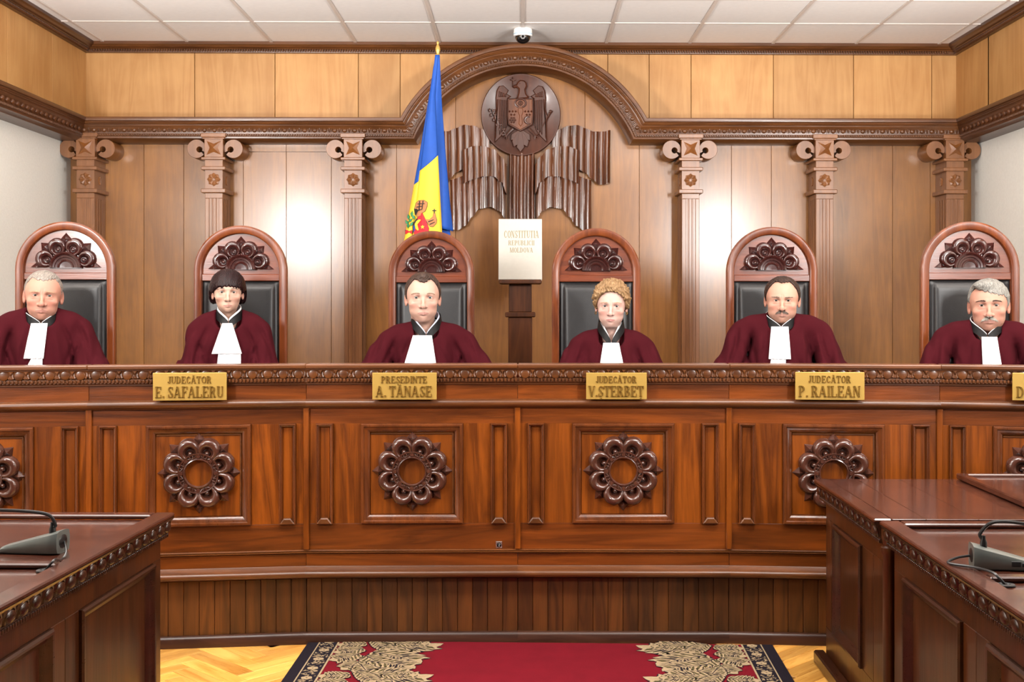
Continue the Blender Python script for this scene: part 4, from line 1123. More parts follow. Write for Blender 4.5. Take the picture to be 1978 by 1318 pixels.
# ================================================================== MICROPHONES
def mic(label, base_c, rz, sg, goose, table, cable, grom):
    t = empty('conference_microphone', base_c, rz, label, 'microphone', 'microphone units on the side tables')
    # wedge body: high at the back (x=0), tapering to x = sg*L
    L_, Wd, H1, H0 = .17, .085, .062, .016
    b = MB(); ns = 14; vs = []; m = 16
    for i in range(ns + 1):
        u = i / ns; x = L_ * u
        h = H1 + (H0 - H1) * u; h *= math.sqrt(min(1, (1 - u) / .06)) if u > .94 else 1
        wdt = Wd / 2 * (1 - .25 * u)
        if u < .08: wdt *= .86 + .14 * math.sqrt(u / .08)
        h = max(h, .003)
        for k in range(m):
            a = 2 * PI * k / m; cy, cz = math.cos(a), math.sin(a)
            q = 5
            r = (abs(cy) ** q + abs(cz) ** q) ** (-1 / q)
            vs.append((sg * x, wdt * r * cy, h / 2 + h / 2 * r * cz))
    fs = [(i * m + k, i * m + (k + 1) % m, (i + 1) * m + (k + 1) % m, (i + 1) * m + k) for i in range(ns) for k in range(m)] + [tuple(range(m)), tuple(ns * m + k for k in range(m))[::-1]]
    b.add(vs, fs); b.build('body', M['silver'], t, angle=40)
    b = MB(); b.sphere((sg * .004, 0, .031), (.008, .027, .022), 16, 8); b.build('end_cap', M['black_plastic'], t)
    b = MB(); b.lathe([(0, 0), (.009, 0), (.009, .012), (.006, .02), (.005, .03), (0, .03)], 14, M=Matrix.Translation((sg * .03, 0, .052))); b.build('neck_socket', M['black_plastic'], t)
    b = MB(); P = [Vector((sg * .03, 0, .07))] + [Vector(g) for g in goose]
    S = []
    for i in range(len(P) - 1):
        p0, p1, p2, p3 = P[max(i - 1, 0)], P[i], P[i + 1], P[min(i + 2, len(P) - 1)]
        for q in range(8):
            u = q / 8; S.append(.5 * ((2 * p1) + (p2 - p0) * u + (2 * p0 - 5 * p1 + 4 * p2 - p3) * u * u + (3 * p1 - p0 - 3 * p2 + p3) * u ** 3))
    S.append(P[-1]); b.tube(S, .0047, 8); b.build('gooseneck', M['black_plastic'], t)
    b = MB(); b.tube([S[-1], S[-1] + (S[-1] - S[-2]).normalized() * .05], [.009, .010], 12); b.build('microphone_head', M['black_plastic'], t)
    b = MB()
    if sg > 0: b.box(sg * .09, sg * .112, -Wd / 2 * .89 - .0008, -Wd / 2 * .8, .012, .026, .001); b.box(sg * .116, sg * .135, -Wd / 2 * .87, -Wd / 2 * .76, .012, .022, .001); b.build('jack', M['black_plastic'], t)
    P = [Vector(c) for c in cable]; S = []
    for i in range(len(P) - 1):
        p0, p1, p2, p3 = P[max(i - 1, 0)], P[i], P[i + 1], P[min(i + 2, len(P) - 1)]
        for q in range(10):
            u = q / 10; S.append(.5 * ((2 * p1) + (p2 - p0) * u + (2 * p0 - 5 * p1 + 4 * p2 - p3) * u * u + (3 * p1 - p0 - 3 * p2 + p3) * u ** 3))
    S.append(P[-1]); b = MB(); b.tube(S, .0034, 7); b.build('cable', M['black_plastic'], t)
    gm = grom; b = MB(); b.lathe([(.008, 0), (.02, 0), (.022, .002), (.021, .004), (.012, .005), (.009, .002), (.008, 0)], 24); g = b.build('cable_grommet', M['black_plastic'], None, loc=gm)
    tag(g, 'round black cable grommet in the %s table top' % table, 'grommet')
TW = TZ - .0145
pl = WZ(122, 1068, TW); pr = WZ(1876, 1096, TW)
dl = lambda P, o: tuple(Vector(P) - Vector(o))
def rot_local(v, o, rz):
    return tuple(Matrix.Rotation(-rz, 3, 'Z') @ (Vector(v) - Vector(o)))
ml_o = (pl.x, pl.y, TW); mr_o = (pr.x, pr.y, TW)
rl, rr = math.radians(-6), math.radians(-10)
dY = pl.y
gl = [rot_local(WY(x, y, dY), ml_o, rl) for x, y in ((107, 1015), (95, 996), (60, 989), (0, 986), (-45, 987))]
gr = [rot_local(WY(x, y, pr.y), mr_o, rr) for x, y in ((1893, 1032), (1912, 1012), (1940, 1008), (1985, 1013), (2030, 1020))]
g1 = WZ(87, 1104, TZ - .0145); g2 = WZ(1943, 1132, TZ - .0145)
cl = [(.004, 0, .03), rot_local(WY(128, 1068, dY - .05), ml_o, rl), rot_local(WY(118, 1082, dY - .09), ml_o, rl), rot_local((g1.x + .02, g1.y + .01, TZ + .012), ml_o, rl), rot_local((g1.x, g1.y, TZ - .013), ml_o, rl)]
cr_ = [(.0, 0, .03), rot_local(WY(1848, 1078, pr.y), mr_o, rr), rot_local((WZ(1832, 1088, TZ + .004)), mr_o, rr), rot_local(WZ(1880, 1096, TZ + .006), mr_o, rr), rot_local(WZ(1916, 1106, TZ + .010), mr_o, rr), rot_local((g2.x - .012, g2.y + .012, TZ + .002), mr_o, rr), rot_local((g2.x, g2.y, TZ - .013), mr_o, rr)]
mic('silver microphone unit with black gooseneck on the left table', ml_o, rl, -1, gl, 'left', cl, g1)
mic('silver microphone unit with black gooseneck on the right table', mr_o, rr, 1, gr, 'right', cr_, g2)

# ================================================================== CARPET
M['carpet_red'] = plain('carpet_red', srgb(100, 14, 26), rough=.95, noise=.10, nscale=9, bump=.3, bscale=500, spec=.1)
M['carpet_black'] = plain('carpet_black', srgb(28, 23, 30), rough=.95, noise=.2, nscale=200, spec=.1)
M['carpet_cream'] = plain('carpet_cream', srgb(150, 130, 102), rough=.95, noise=.12, nscale=120, spec=.1)
M['carpet_olive'] = plain('carpet_olive', srgb(76, 68, 44), rough=.95, noise=.2, nscale=150, spec=.1)
cA, cB = WZ(598, 1241.5, .0), WZ(1492, 1250, .0); cC, cD = WZ(545, 1319, .0), WZ(1533, 1319, .0)
exA = (cC - cA).normalized(); exB = (cD - cB).normalized()
cor = [cA, cB, cB + exB * 1.9, cA + exA * 1.9]
Wc = (cB - cA).length
org = cA; xd = (cB - cA).normalized(); 
def cp_(u, v, z=0):      # u metres from left edge scaled to width, v metres from far edge
    a = cA + exA * v; b_ = cB + exB * v; p = a + (b_ - a) * (u / Wc); return (p.x, p.y, z)
t = empty('carpet', (0, 0, 0), 0, 'red carpet runner with cream leaf borders lying on the floor in front of the bench', 'carpet')
b = MB(); T_ = .008
b.add([cp_(0, 0, .0012), cp_(Wc, 0, .0012), cp_(Wc, 1.9, .0012), cp_(0, 1.9, .0012), cp_(0, 0, T_), cp_(Wc, 0, T_), cp_(Wc, 1.9, T_), cp_(0, 1.9, T_)], [(0, 1, 2, 3), (4, 5, 6, 7), (0, 1, 5, 4), (1, 2, 6, 5), (2, 3, 7, 6), (3, 0, 4, 7)])
b.build('pile_field', M['carpet_red'], t)
def flatpoly(b, pts, z): b.add([cp_(u, v, z) for u, v in pts], [tuple(range(len(pts)))])
for side in (0, 1):
    X = (lambda u: u) if side == 0 else (lambda u: Wc - u)
    b = MB(); flatpoly(b, [(X(0), 0), (X(.125), 0), (X(.125), 1.9), (X(0), 1.9)], T_ + .0006); b.build('border_band', M['carpet_black'], t)
    for u0, u1 in ((.044, .049), (.118, .125)):
        b = MB(); flatpoly(b, [(X(u0), 0), (X(u1), 0), (X(u1), 1.9), (X(u0), 1.9)], T_ + .0012); b.build('border_line', M['carpet_cream'], t)
    rnd = random.Random(5 + side); b = MB(); b2 = MB(); v = .02
    k = 0
    while v < .75:
        cu = .083
        if k % 2 == 0:
            for i in range(6):
                a = i * PI / 3 + .3; r = .0125
                flatpoly(b, [(X(cu + r * math.cos(a) + .0095 * math.cos(q)), v + .9 * r * math.sin(a) + .009 * math.sin(q)) for q in [2 * PI * j / 8 for j in range(8)]], T_ + .0014 + i * .00003)
        else:
            for i in range(26):
                uu = X(cu + rnd.uniform(-.027, .027)); vv = v + rnd.uniform(-.034, .034); a = rnd.uniform(0, PI); l, w_ = rnd.uniform(.006, .011), .0028
                flatpoly(b2, [(uu + l * math.cos(a) , vv + l * math.sin(a)), (uu - w_ * math.sin(a), vv + w_ * math.cos(a)), (uu - l * math.cos(a), vv - l * math.sin(a)), (uu + w_ * math.sin(a), vv - w_ * math.cos(a))], T_ + .0014 + i * .00001)
        v += .056; k += 1
    o = b.build('border_flowers', M['carpet_cream'], t, angle=None, fix=False); tag(o, kind='stuff')
    o = b2.build('border_leaves', M['carpet_cream'], t, angle=None, fix=False); tag(o, kind='stuff')
    # acanthus sprays
    bd_, bc_, bo_ = MB(), MB(), MB()
    lvl = [0]
    def leaf(u, v, ang, L_, W_, curl, n=7):
        """lobed leaf: base (u, v), direction ang (0 = towards carpet middle), made of paired lobes"""
        lvl[0] += 1; zb = T_ + .0016 + lvl[0] * .00006
        mid = []
        for i in range(25):
            s = i / 24; a = ang + curl * s * s
            mid.append((s, a))
        pts = []; x = y = 0; P_ = []
        for i, (s, a) in enumerate(mid):
            P_.append((x, y, a)); x += math.cos(a) * L_ / 24; y += math.sin(a) * L_ / 24
        def at(s, o):
            i = min(24, int(s * 24)); px_, py_, a = P_[i]
            return (X(u + px_ - math.sin(a) * o), v + py_ + math.cos(a) * o)
        n = 6
        def wd(q): return W_ * (.35 + .85 * math.sin(PI * min(1, q * .92 + .06)) ** .8)
        def outline(grow):
            P2 = []
            for sg in (1, -1):
                side_ = []
                for j in range(n):
                    s0 = .03 + .80 * j / n; w_ = wd(s0 + .06)
                    side_ += [(s0 - grow * .01, w_ * .40 + grow * .004), (s0 + .02 - grow * .02, w_ * .78 + grow * .004), (s0 + .09, w_ * 1.02 + grow * .004), (s0 + .19 + grow * .012, w_ * 1.12 + grow * .003), (s0 + .17 + grow * .012, w_ * .80 + grow * .003), (s0 + .145, w_ * .52 + grow * .003)]
                side_.append((.93, W_ * .34 + grow * .003))
                side_ = [(min(.995, q), o) for q, o in side_]
                P2.append([at(q, sg * o) for q, o in side_])
            return [at(0, 0)] + P2[0] + [at(1, 0)] + P2[1][::-1]
        flatpoly(bd_, outline(1.0), zb); flatpoly(bc_, outline(0.0), zb + .000015)
        for j in range(n):
            s0 = .03 + .80 * j / n; w_ = wd(s0 + .06)
            for sg in (-1, 1):
                cl_ = lambda q: min(.99, max(0, q))
                flatpoly(bo_, [at(cl_(s0 + .015), sg * w_ * .06), at(cl_(s0 + .05), sg * w_ * .45), at(cl_(s0 + .13), sg * w_ * .92), at(cl_(s0 + .13), sg * w_ * .62), at(cl_(s0 + .10), sg * w_ * .30)], zb + .00003)
                flatpoly(bd_, [at(cl_(s0), sg * w_ * .05), at(cl_(s0 + .055), sg * w_ * .42), at(cl_(s0 + .155), sg * w_ * .90), at(cl_(s0 + .07), sg * w_ * .38), at(cl_(s0 + .02), sg * w_ * .05)], zb + .000045)
                flatpoly(bd_, [at(cl_(s0 + .10), sg * w_ * .16), at(cl_(s0 + .145), sg * w_ * .50), at(cl_(s0 + .155), sg * w_ * .50), at(cl_(s0 + .125), sg * w_ * .16)], zb + .000045)
        flatpoly(bd_, [at(.02, -W_ * .06), at(.5, -W_ * .045), at(.95, 0), at(.5, W_ * .045), at(.02, W_ * .06)], zb + .00005)
    cu = .255
    for v0 in (.01, .40, .79):
        for (du, dv, a, L_, W_, c) in ((.02, .02, -.30, .20, .042, .7), (.03, .10, -.15, .27, .055, -.5), (.02, .14, .45, .25, .060, .5), (.0, .19, .9, .17, .05, -.4),
                                       (-.02, .03, 2.85, .12, .040, .5), (-.02, .10, 2.6, .125, .045, .3), (-.03, .17, 2.3, .13, .045, .5), (-.01, .26, 1.9, .12, .04, .5),
                                       (.03, .26, .25, .20, .050, .6), (.0, .30, 1.2, .13, .04, -.4), (.10, .03, .2, .13, .034, -.9), (.0, .0, .9, .15, .03, .3)):
            leaf(cu + du, v0 + dv, a, L_, W_, c)
    for nm, bb_, m_ in (('leaf_outline', bd_, 'carpet_black'), ('leaf_motif', bc_, 'carpet_cream'), ('leaf_shading', bo_, 'carpet_olive')):
        o = bb_.build(nm, M[m_], t, angle=None, fix=False); tag(o, kind='stuff')

# ================================================================== FLAG
YF = 7.1
M['flag_blue'] = plain('flag_blue', srgb(0, 66, 152), rough=.7, noise=.05, nscale=30)
M['flag_yellow'] = plain('flag_yellow', srgb(216, 180, 46), rough=.7)
M['flag_brown'] = plain('flag_brown', srgb(164, 106, 62), rough=.7); M['flag_black'] = plain('flag_black', srgb(24, 18, 16), rough=.7)
M['flag_red'] = plain('flag_red', srgb(206, 22, 34), rough=.7); M['flag_green'] = plain('flag_green', srgb(40, 120, 74), rough=.7)
M['pole_wood'] = wood('flag_pole_wood', srgb(110, 64, 30), srgb(150, 96, 50), 'z', rough=.35, var=.03)
p = WY(845, 450, YF)
t = empty('flag', (p.x, YF, .25), 0, 'blue and yellow flag with an eagle emblem hanging on a pole behind the middle chair', 'flag')
O = Vector((p.x, YF, .25))
loc_ = lambda px, py, off=0.0: tuple(WY(px, py, YF + off) - O)
zt = WY(845, 106, YF).z - .25; kf = YF / F
b = MB(); b.tube([(0, .03, .02), (0, .03, zt)], .013, 12); b.build('pole', M['pole_wood'], t)
b = MB(); b.lathe([(.0, 0), (.19, 0), (.19, .012), (.12, .03), (.03, .045), (.018, .07), (0, .07)], 28, M=Matrix.Translation((0, .03, 0))); b.build('base', M['brass'], t)
b = MB(); b.lathe([(0, 0), (3.6 * kf, 0), (4.6 * kf, 1.5 * kf), (3.2 * kf, 3.5 * kf), (2.6 * kf, 5 * kf), (4.4 * kf, 11 * kf), (4.8 * kf, 15 * kf), (3.4 * kf, 20 * kf), (1.8 * kf, 23 * kf), (1.6 * kf, 24 * kf), (2.6 * kf, 26 * kf), (2.4 * kf, 28 * kf), (.8 * kf, 30 * kf), (0, 30.5 * kf)], 20, M=Matrix.Translation((0, .03, zt - .004))); b.build('finial', M['brass'], t)
def lin(P, y):
    if y <= P[0][0]: return P[0][1]
    for (a, xa), (c, xc) in zip(P[:-1], P[1:]):
        if y <= c: return xa + (xc - xa) * (y - a) / (c - a)
    (a, xa), (c, xc) = P[-2:]; return xa + (xc - xa) * (y - a) / (c - a)
EL = [(104, 841), (130, 838), (200, 826.5), (300, 810), (400, 792), (450, 783), (560, 764)]
EA = [(104, 842.5), (131, 837), (250, 821), (370, 806), (450, 798), (560, 784)]
EB = [(104, 846.5), (188, 840.5), (300, 846), (442, 853.5), (560, 860)]
ER = [(104, 849), (200, 853.5), (300, 861), (400, 870), (447, 875.5), (560, 886)]
def strip(name, e0, e1, d0, d1, bulge, ya, yb, mat, n=10, m=46, ext0=0, ext1=0):
    """cloth between edges e0/e1 from row ya(u) to yb(u)"""
    def fn(u, v):
        y0_, y1_ = ya(u), yb(u); py = y0_ + (y1_ - y0_) * v
        spread = min(1, max(.12, (py - 104) / 180))
        x0, x1 = lin(e0, py) + ext0 * spread, lin(e1, py) + ext1 * spread
        off = (d0 + (d1 - d0) * u - bulge * math.sin(PI * u)) * spread + .006 * math.sin(py * .021 + u * 4) * spread
        return loc_(x0 + (x1 - x0) * u, py, off)
    b = MB(); b.grid(fn, n, m); o = b.build(name, M[mat], t, angle=60, fix=False)
    md = o.modifiers.new('cloth_thickness', 'SOLIDIFY'); md.thickness = .002; md.offset = 0
    return o
top_ = lambda u: 106; end_ = lambda u: 545
bl_ = lambda u: 357 - 9 * u; bc_f = lambda u: 330 - 30 * u
strip('blue_fold', EL, EA, .015, .0, .02, top_, bl_, 'flag_blue', ext1=3)
strip('yellow_fold', EL, EA, .015, .0, .02, bl_, end_, 'flag_yellow', ext1=3)
strip('blue_stripe', EA, EB, -.02, -.035, .03, top_, bc_f, 'flag_blue', ext1=0)
strip('yellow_stripe', EA, EB, -.02, -.035, .03, bc_f, end_, 'flag_yellow')
strip('blue_fold', EB, ER, -.02, .03, .006, top_, lambda u: 441 + 6 * u, 'flag_blue', ext0=-1.5)
strip('blue_lining', EB, ER, .02, .034, -.004, lambda u: 150, lambda u: 520, 'flag_blue', ext0=-1, ext1=-6)
def fp(x, y): return 770 + x / 3.292, 70 + y / 3.292
def femb(name, pts, mat, lift, outline=2.2):
    P_ = [fp(*q) for q in pts]
    cx = sum(q[0] for q in P_) / len(P_); cy = sum(q[1] for q in P_) / len(P_)
    def off(px, py):
        xa, xb = lin(EA, py), lin(EB, py); u = (px - xa) / (xb - xa)
        if u < 0:
            xl = lin(EL, py); uu = (px - xl) / (xa + 3 - xl); return .015 * (1 - uu) - .02 * math.sin(PI * min(1, max(0, uu)))
        u = min(1, u); return -.02 - .015 * u - .03 * math.sin(PI * u)
    def put(q, mt, lf, nm, parent=None):
        b = MB(); n = len(q); vs = [loc_(x, y, off(x, y) - .008 - lf) for x, y in q] + [loc_(cx, cy, off(cx, cy) - .008 - lf)]
        b.add(vs, [(i, (i + 1) % n, n) for i in range(n)]); return b.build(nm, M[mt], t, angle=None, fix=False)
    k = outline / 3.292
    if outline:
        big = []
        for x, y in P_:
            d = math.hypot(x - cx, y - cy) or 1; big.append((x + (x - cx) / d * k * 1.0, y + (y - cy) / d * k))
        o = put(big, 'flag_black', lift - .001, name + '_outline')
    return put(P_, mat, lift, name)
femb('eagle_wing', [(104, 1130), (100, 1100), (112, 1062), (128, 1046), (160, 1043), (182, 1058), (180, 1084), (168, 1112), (150, 1122), (140, 1140), (118, 1150)], 'flag_brown', .002)
for q in ([(112, 1085), (150, 1078), (151, 1083), (114, 1091)], [(118, 1065), (165, 1062), (165, 1067), (120, 1070)], [(110, 1105), (150, 1100), (148, 1105), (112, 1111)], [(130, 1048), (137, 1048), (132, 1110), (126, 1110)], [(152, 1046), (158, 1046), (150, 1100), (145, 1100)]):
    femb('feather_line', q, 'flag_black', .005, 0)
femb('shield', [(92, 1190), (148, 1122), (170, 1165), (192, 1222), (186, 1262), (100, 1262)], 'flag_red', .003)
femb('crescent', [(142, 1168), (125, 1172), (113, 1190), (114, 1215), (128, 1232), (120, 1236), (106, 1222), (102, 1196), (112, 1176), (128, 1165)], 'flag_yellow', .006, 0)
femb('star', [(152, 1200), (156, 1208), (165, 1208), (158, 1215), (161, 1225), (152, 1219), (143, 1225), (146, 1215), (139, 1208), (148, 1208)], 'flag_yellow', .006, 0)
femb('eagle_claw', [(168, 1162), (195, 1168), (216, 1150), (222, 1128), (232, 1126), (236, 1150), (242, 1168), (238, 1190), (218, 1212), (200, 1208), (186, 1190)], 'flag_brown', .003)
for q in ([(186, 1178), (222, 1165), (224, 1169), (190, 1184)], [(196, 1194), (230, 1180), (231, 1184), (199, 1200)]): femb('feather_line', q, 'flag_black', .006, 0)
femb('cross', [(224, 1098), (230, 1098), (230, 1106), (240, 1106), (240, 1112), (230, 1112), (230, 1126), (224, 1126), (224, 1112), (214, 1112), (214, 1106), (224, 1106)], 'flag_black', .004, 0)
for i, (x, y, a) in enumerate(((62, 1150, .5), (84, 1130, .2), (52, 1185, .9), (74, 1172, -.5), (94, 1150, .9), (60, 1205, .3), (82, 1195, -.2))):
    l, w_ = 19, 8
    femb('laurel_leaf', [(x + l * math.cos(a + 1.2), y - l * math.sin(a + 1.2)), (x + w_ * math.cos(a - .37), y - w_ * math.sin(a - .37)), (x - l * math.cos(a + 1.2), y + l * math.sin(a + 1.2)), (x - w_ * math.cos(a - .37), y + w_ * math.sin(a - .37))], 'flag_green', .003 + i * .0006, 1.5)
femb('red_ribbon', [(42, 1232), (84, 1236), (86, 1256), (44, 1258)], 'flag_red', .003)
femb('blue_ribbon', [(90, 1212), (101, 1200), (104, 1240), (92, 1250)], 'flag_blue', .004)
# ================================================================== PEOPLE
f32 = np.float32
def vec(*a): return np.array(a, dtype=f32)
class Grid:
    def __init__(s, lo, hi, h):
        s.lo = np.array(lo, f32); s.h = h
        n = np.ceil((np.array(hi) - np.array(lo)) / h).astype(int) + 1
        ax = [s.lo[i] + h * np.arange(n[i], dtype=f32) for i in range(3)]
        s.X, s.Y, s.Z = [a.astype(f32) for a in np.meshgrid(*ax, indexing='ij', sparse=True)]
        s.shape = tuple(n)
    def ell(s, c, r, rz=0.0, rx=0.0):
        x, y, z = s.X - f32(c[0]), s.Y - f32(c[1]), s.Z - f32(c[2])
        if rz:
            cz, sz = f32(math.cos(rz)), f32(math.sin(rz)); x, y = x * cz + y * sz, y * cz - x * sz
        if rx:
            cx, sx = f32(math.cos(rx)), f32(math.sin(rx)); y, z = y * cx + z * sx, z * cx - y * sx
        r = [f32(q) for q in r]
        a = (x / r[0]) ** 2 + (y / r[1]) ** 2 + (z / r[2]) ** 2
        k = np.sqrt(a); k2 = np.sqrt((x / r[0] ** 2) ** 2 + (y / r[1] ** 2) ** 2 + (z / r[2] ** 2) ** 2)
        return (k * (k - 1) / np.maximum(k2, f32(1e-6))).astype(f32)
    def sph(s, c, r):
        return np.sqrt((s.X - f32(c[0])) ** 2 + (s.Y - f32(c[1])) ** 2 + (s.Z - f32(c[2])) ** 2) - f32(r)
    def cap(s, a, b, ra, rb=None):
        rb = ra if rb is None else rb
        a = [f32(q) for q in a]; b = [f32(q) for q in b]
        d = [b[i] - a[i] for i in range(3)]; dd = f32(sum(q * q for q in d))
        x, y, z = s.X - a[0], s.Y - a[1], s.Z - a[2]
        t = np.clip((x * d[0] + y * d[1] + z * d[2]) / dd, 0, 1)
        return np.sqrt((x - t * d[0]) ** 2 + (y - t * d[1]) ** 2 + (z - t * d[2]) ** 2) - (f32(ra) + t * f32(rb - ra))
def smin(a, b, k):
    h = np.clip(f32(.5) + f32(.5) * (b - a) / f32(k), 0, 1)
    return b + (a - b) * h - f32(k) * h * (1 - h)
def smax(a, b, k): return -smin(-a, -b, k)
def surface_nets(Fv, lo, h):
    nx, ny, nz = Fv.shape
    I = Fv < 0
    cs = [(i, j, k) for i in (0, 1) for j in (0, 1) for k in (0, 1)]
    cnt = np.zeros((nx - 1, ny - 1, nz - 1), np.int8)
    for i, j, k in cs: cnt += I[i:nx - 1 + i, j:ny - 1 + j, k:nz - 1 + k]
    act = (cnt > 0) & (cnt < 8)
    ci = np.argwhere(act)
    idx = -np.ones(act.shape, np.int64); idx[act] = np.arange(len(ci))
    val = {c: Fv[ci[:, 0] + c[0], ci[:, 1] + c[1], ci[:, 2] + c[2]] for c in cs}
    acc = np.zeros((len(ci), 3)); m = np.zeros(len(ci))
    for a in cs:
        for ax in range(3):
            if a[ax]: continue
            b = list(a); b[ax] = 1; b = tuple(b)
            va, vb = val[a], val[b]; cr = (va < 0) != (vb < 0)
            t = np.where(cr, va / np.where(np.abs(va - vb) < 1e-9, 1, va - vb), 0)
            p = np.array(a, float)[None, :].repeat(len(ci), 0); p[:, ax] = t
            acc += p * cr[:, None]; m += cr
    V = (ci + acc / m[:, None]) * h + np.array(lo)
    Q = []
    for ax in range(3):
        o1, o2 = [(1, 2), (2, 0), (0, 1)][ax]
        sl0 = [slice(None)] * 3; sl1 = [slice(None)] * 3
        sl0[ax] = slice(0, -1); sl1[ax] = slice(1, None)
        A, B_ = I[tuple(sl0)], I[tuple(sl1)]
        e = np.argwhere(A != B_); e = e[(e[:, o1] > 0) & (e[:, o2] > 0) & (e[:, o1] < Fv.shape[o1] - 1) & (e[:, o2] < Fv.shape[o2] - 1)]
        sgn = A[e[:, 0], e[:, 1], e[:, 2]]
        def at(d1, d2):
            q = e.copy(); q[:, o1] += d1; q[:, o2] += d2
            return idx[q[:, 0], q[:, 1], q[:, 2]]
        q = np.stack([at(-1, -1), at(0, -1), at(0, 0), at(-1, 0)], 1)
        q[~sgn] = q[~sgn][:, ::-1]
        Q.append(q)
    Q = np.concatenate(Q); Q = Q[(Q >= 0).all(1)]
    return V, Q
def np_mesh(name, V, Q, mat, smooth=True):
    me = bpy.data.meshes.new(name)
    me.vertices.add(len(V)); me.vertices.foreach_set('co', np.asarray(V, np.float32).ravel())
    me.loops.add(len(Q) * 4); me.loops.foreach_set('vertex_index', np.asarray(Q, np.int32).ravel())
    me.polygons.add(len(Q)); me.polygons.foreach_set('loop_start', np.arange(len(Q), dtype=np.int32) * 4)
    me.polygons.foreach_set('use_smooth', np.ones(len(Q), bool))
    me.update(calc_edges=True)
    for m in (mat if isinstance(mat, (list, tuple)) else [mat]): me.materials.append(m)
    return me
def relax(V, Q, it=1, lam=.5):
    e = np.concatenate([Q[:, [0, 1]], Q[:, [1, 2]], Q[:, [2, 3]], Q[:, [3, 0]]])
    n = len(V)
    for _ in range(it):
        deg = np.bincount(e[:, 0], minlength=n) + np.bincount(e[:, 1], minlength=n)
        S = np.stack([np.bincount(e[:, 0], V[e[:, 1], c], n) + np.bincount(e[:, 1], V[e[:, 0], c], n) for c in range(3)], 1)
        V = V + lam * (S / np.maximum(deg, 1)[:, None] - V)
    return V
def vcol(me, C):
    a = me.color_attributes.new('tone', 'FLOAT_COLOR', 'POINT')
    C = np.concatenate([C, np.ones((len(C), 1))], 1).astype(np.float32); a.data.foreach_set('color', C.ravel())
def attr_mat(name, rough, sss=0.0, spec=.4, bump=0.0, bscale=900):
    m, N, L, B = newmat(name)
    a = N.new('ShaderNodeAttribute'); a.attribute_name = 'tone'
    L.new(a.outputs['Color'], B.inputs['Base Color']); B.inputs['Roughness'].default_value = rough; B.inputs['Specular IOR Level'].default_value = spec
    if sss:
        B.inputs['Subsurface Weight'].default_value = sss; B.inputs['Subsurface Radius'].default_value = (1, .3, .15); B.inputs['Subsurface Scale'].default_value = .006
    if bump:
        tc = N.new('ShaderNodeTexCoord'); n = N.new('ShaderNodeTexNoise'); n.inputs['Scale'].default_value = bscale
        L.new(tc.outputs['Object'], n.inputs['Vector']); b = N.new('ShaderNodeBump'); b.inputs['Strength'].default_value = bump; b.inputs['Distance'].default_value = .001
        L.new(n.outputs['Fac'], b.inputs['Height']); L.new(b.outputs[0], B.inputs['Normal'])
    return m
M['skin'] = attr_mat('skin', .48, .12, .35, .15)
M['eye'] = attr_mat('eyeball', .08, 0, .5)
def hairmat(name, c0, c1, rough=.42):
    m, N, L, B = newmat(name)
    tc = N.new('ShaderNodeTexCoord'); mp = N.new('ShaderNodeMapping'); mp.inputs['Scale'].default_value = (260, 60, 90)
    L.new(tc.outputs['Object'], mp.inputs['Vector']); n = N.new('ShaderNodeTexNoise'); n.inputs['Scale'].default_value = 1.0; n.inputs['Detail'].default_value = 4
    n.inputs['Distortion'].default_value = 1.2
    L.new(mp.outputs[0], n.inputs['Vector']); r = N.new('ShaderNodeValToRGB'); r.color_ramp.elements[0].position = .32; r.color_ramp.elements[1].position = .68
    r.color_ramp.elements[0].color = c0; r.color_ramp.elements[1].color = c1; L.new(n.outputs['Fac'], r.inputs[0]); L.new(r.outputs[0], B.inputs['Base Color'])
    B.inputs['Roughness'].default_value = rough; B.inputs['Specular IOR Level'].default_value = .2
    b = N.new('ShaderNodeBump'); b.inputs['Strength'].default_value = .5; b.inputs['Distance'].default_value = .003; L.new(n.outputs['Fac'], b.inputs['Height']); L.new(b.outputs[0], B.inputs['Normal'])
    return m
M['robe'] = plain('burgundy_robe', srgb(58, 13, 20), rough=.9, noise=.06, nscale=14, bump=.25, bscale=900, spec=.06)
M['collar'] = plain('black_collar', srgb(11, 10, 12), rough=.55, spec=.25)
M['white_cloth'] = plain('white_cloth', srgb(238, 238, 240), rough=.8, bump=.1, bscale=700, spec=.2)
M['blue_shirt'] = plain('pale_blue_shirt', srgb(196, 204, 226), rough=.8, bump=.1, bscale=700, spec=.2)
M['gold'] = plain('gold_earring', srgb(206, 160, 84), rough=.25, metal=.9)

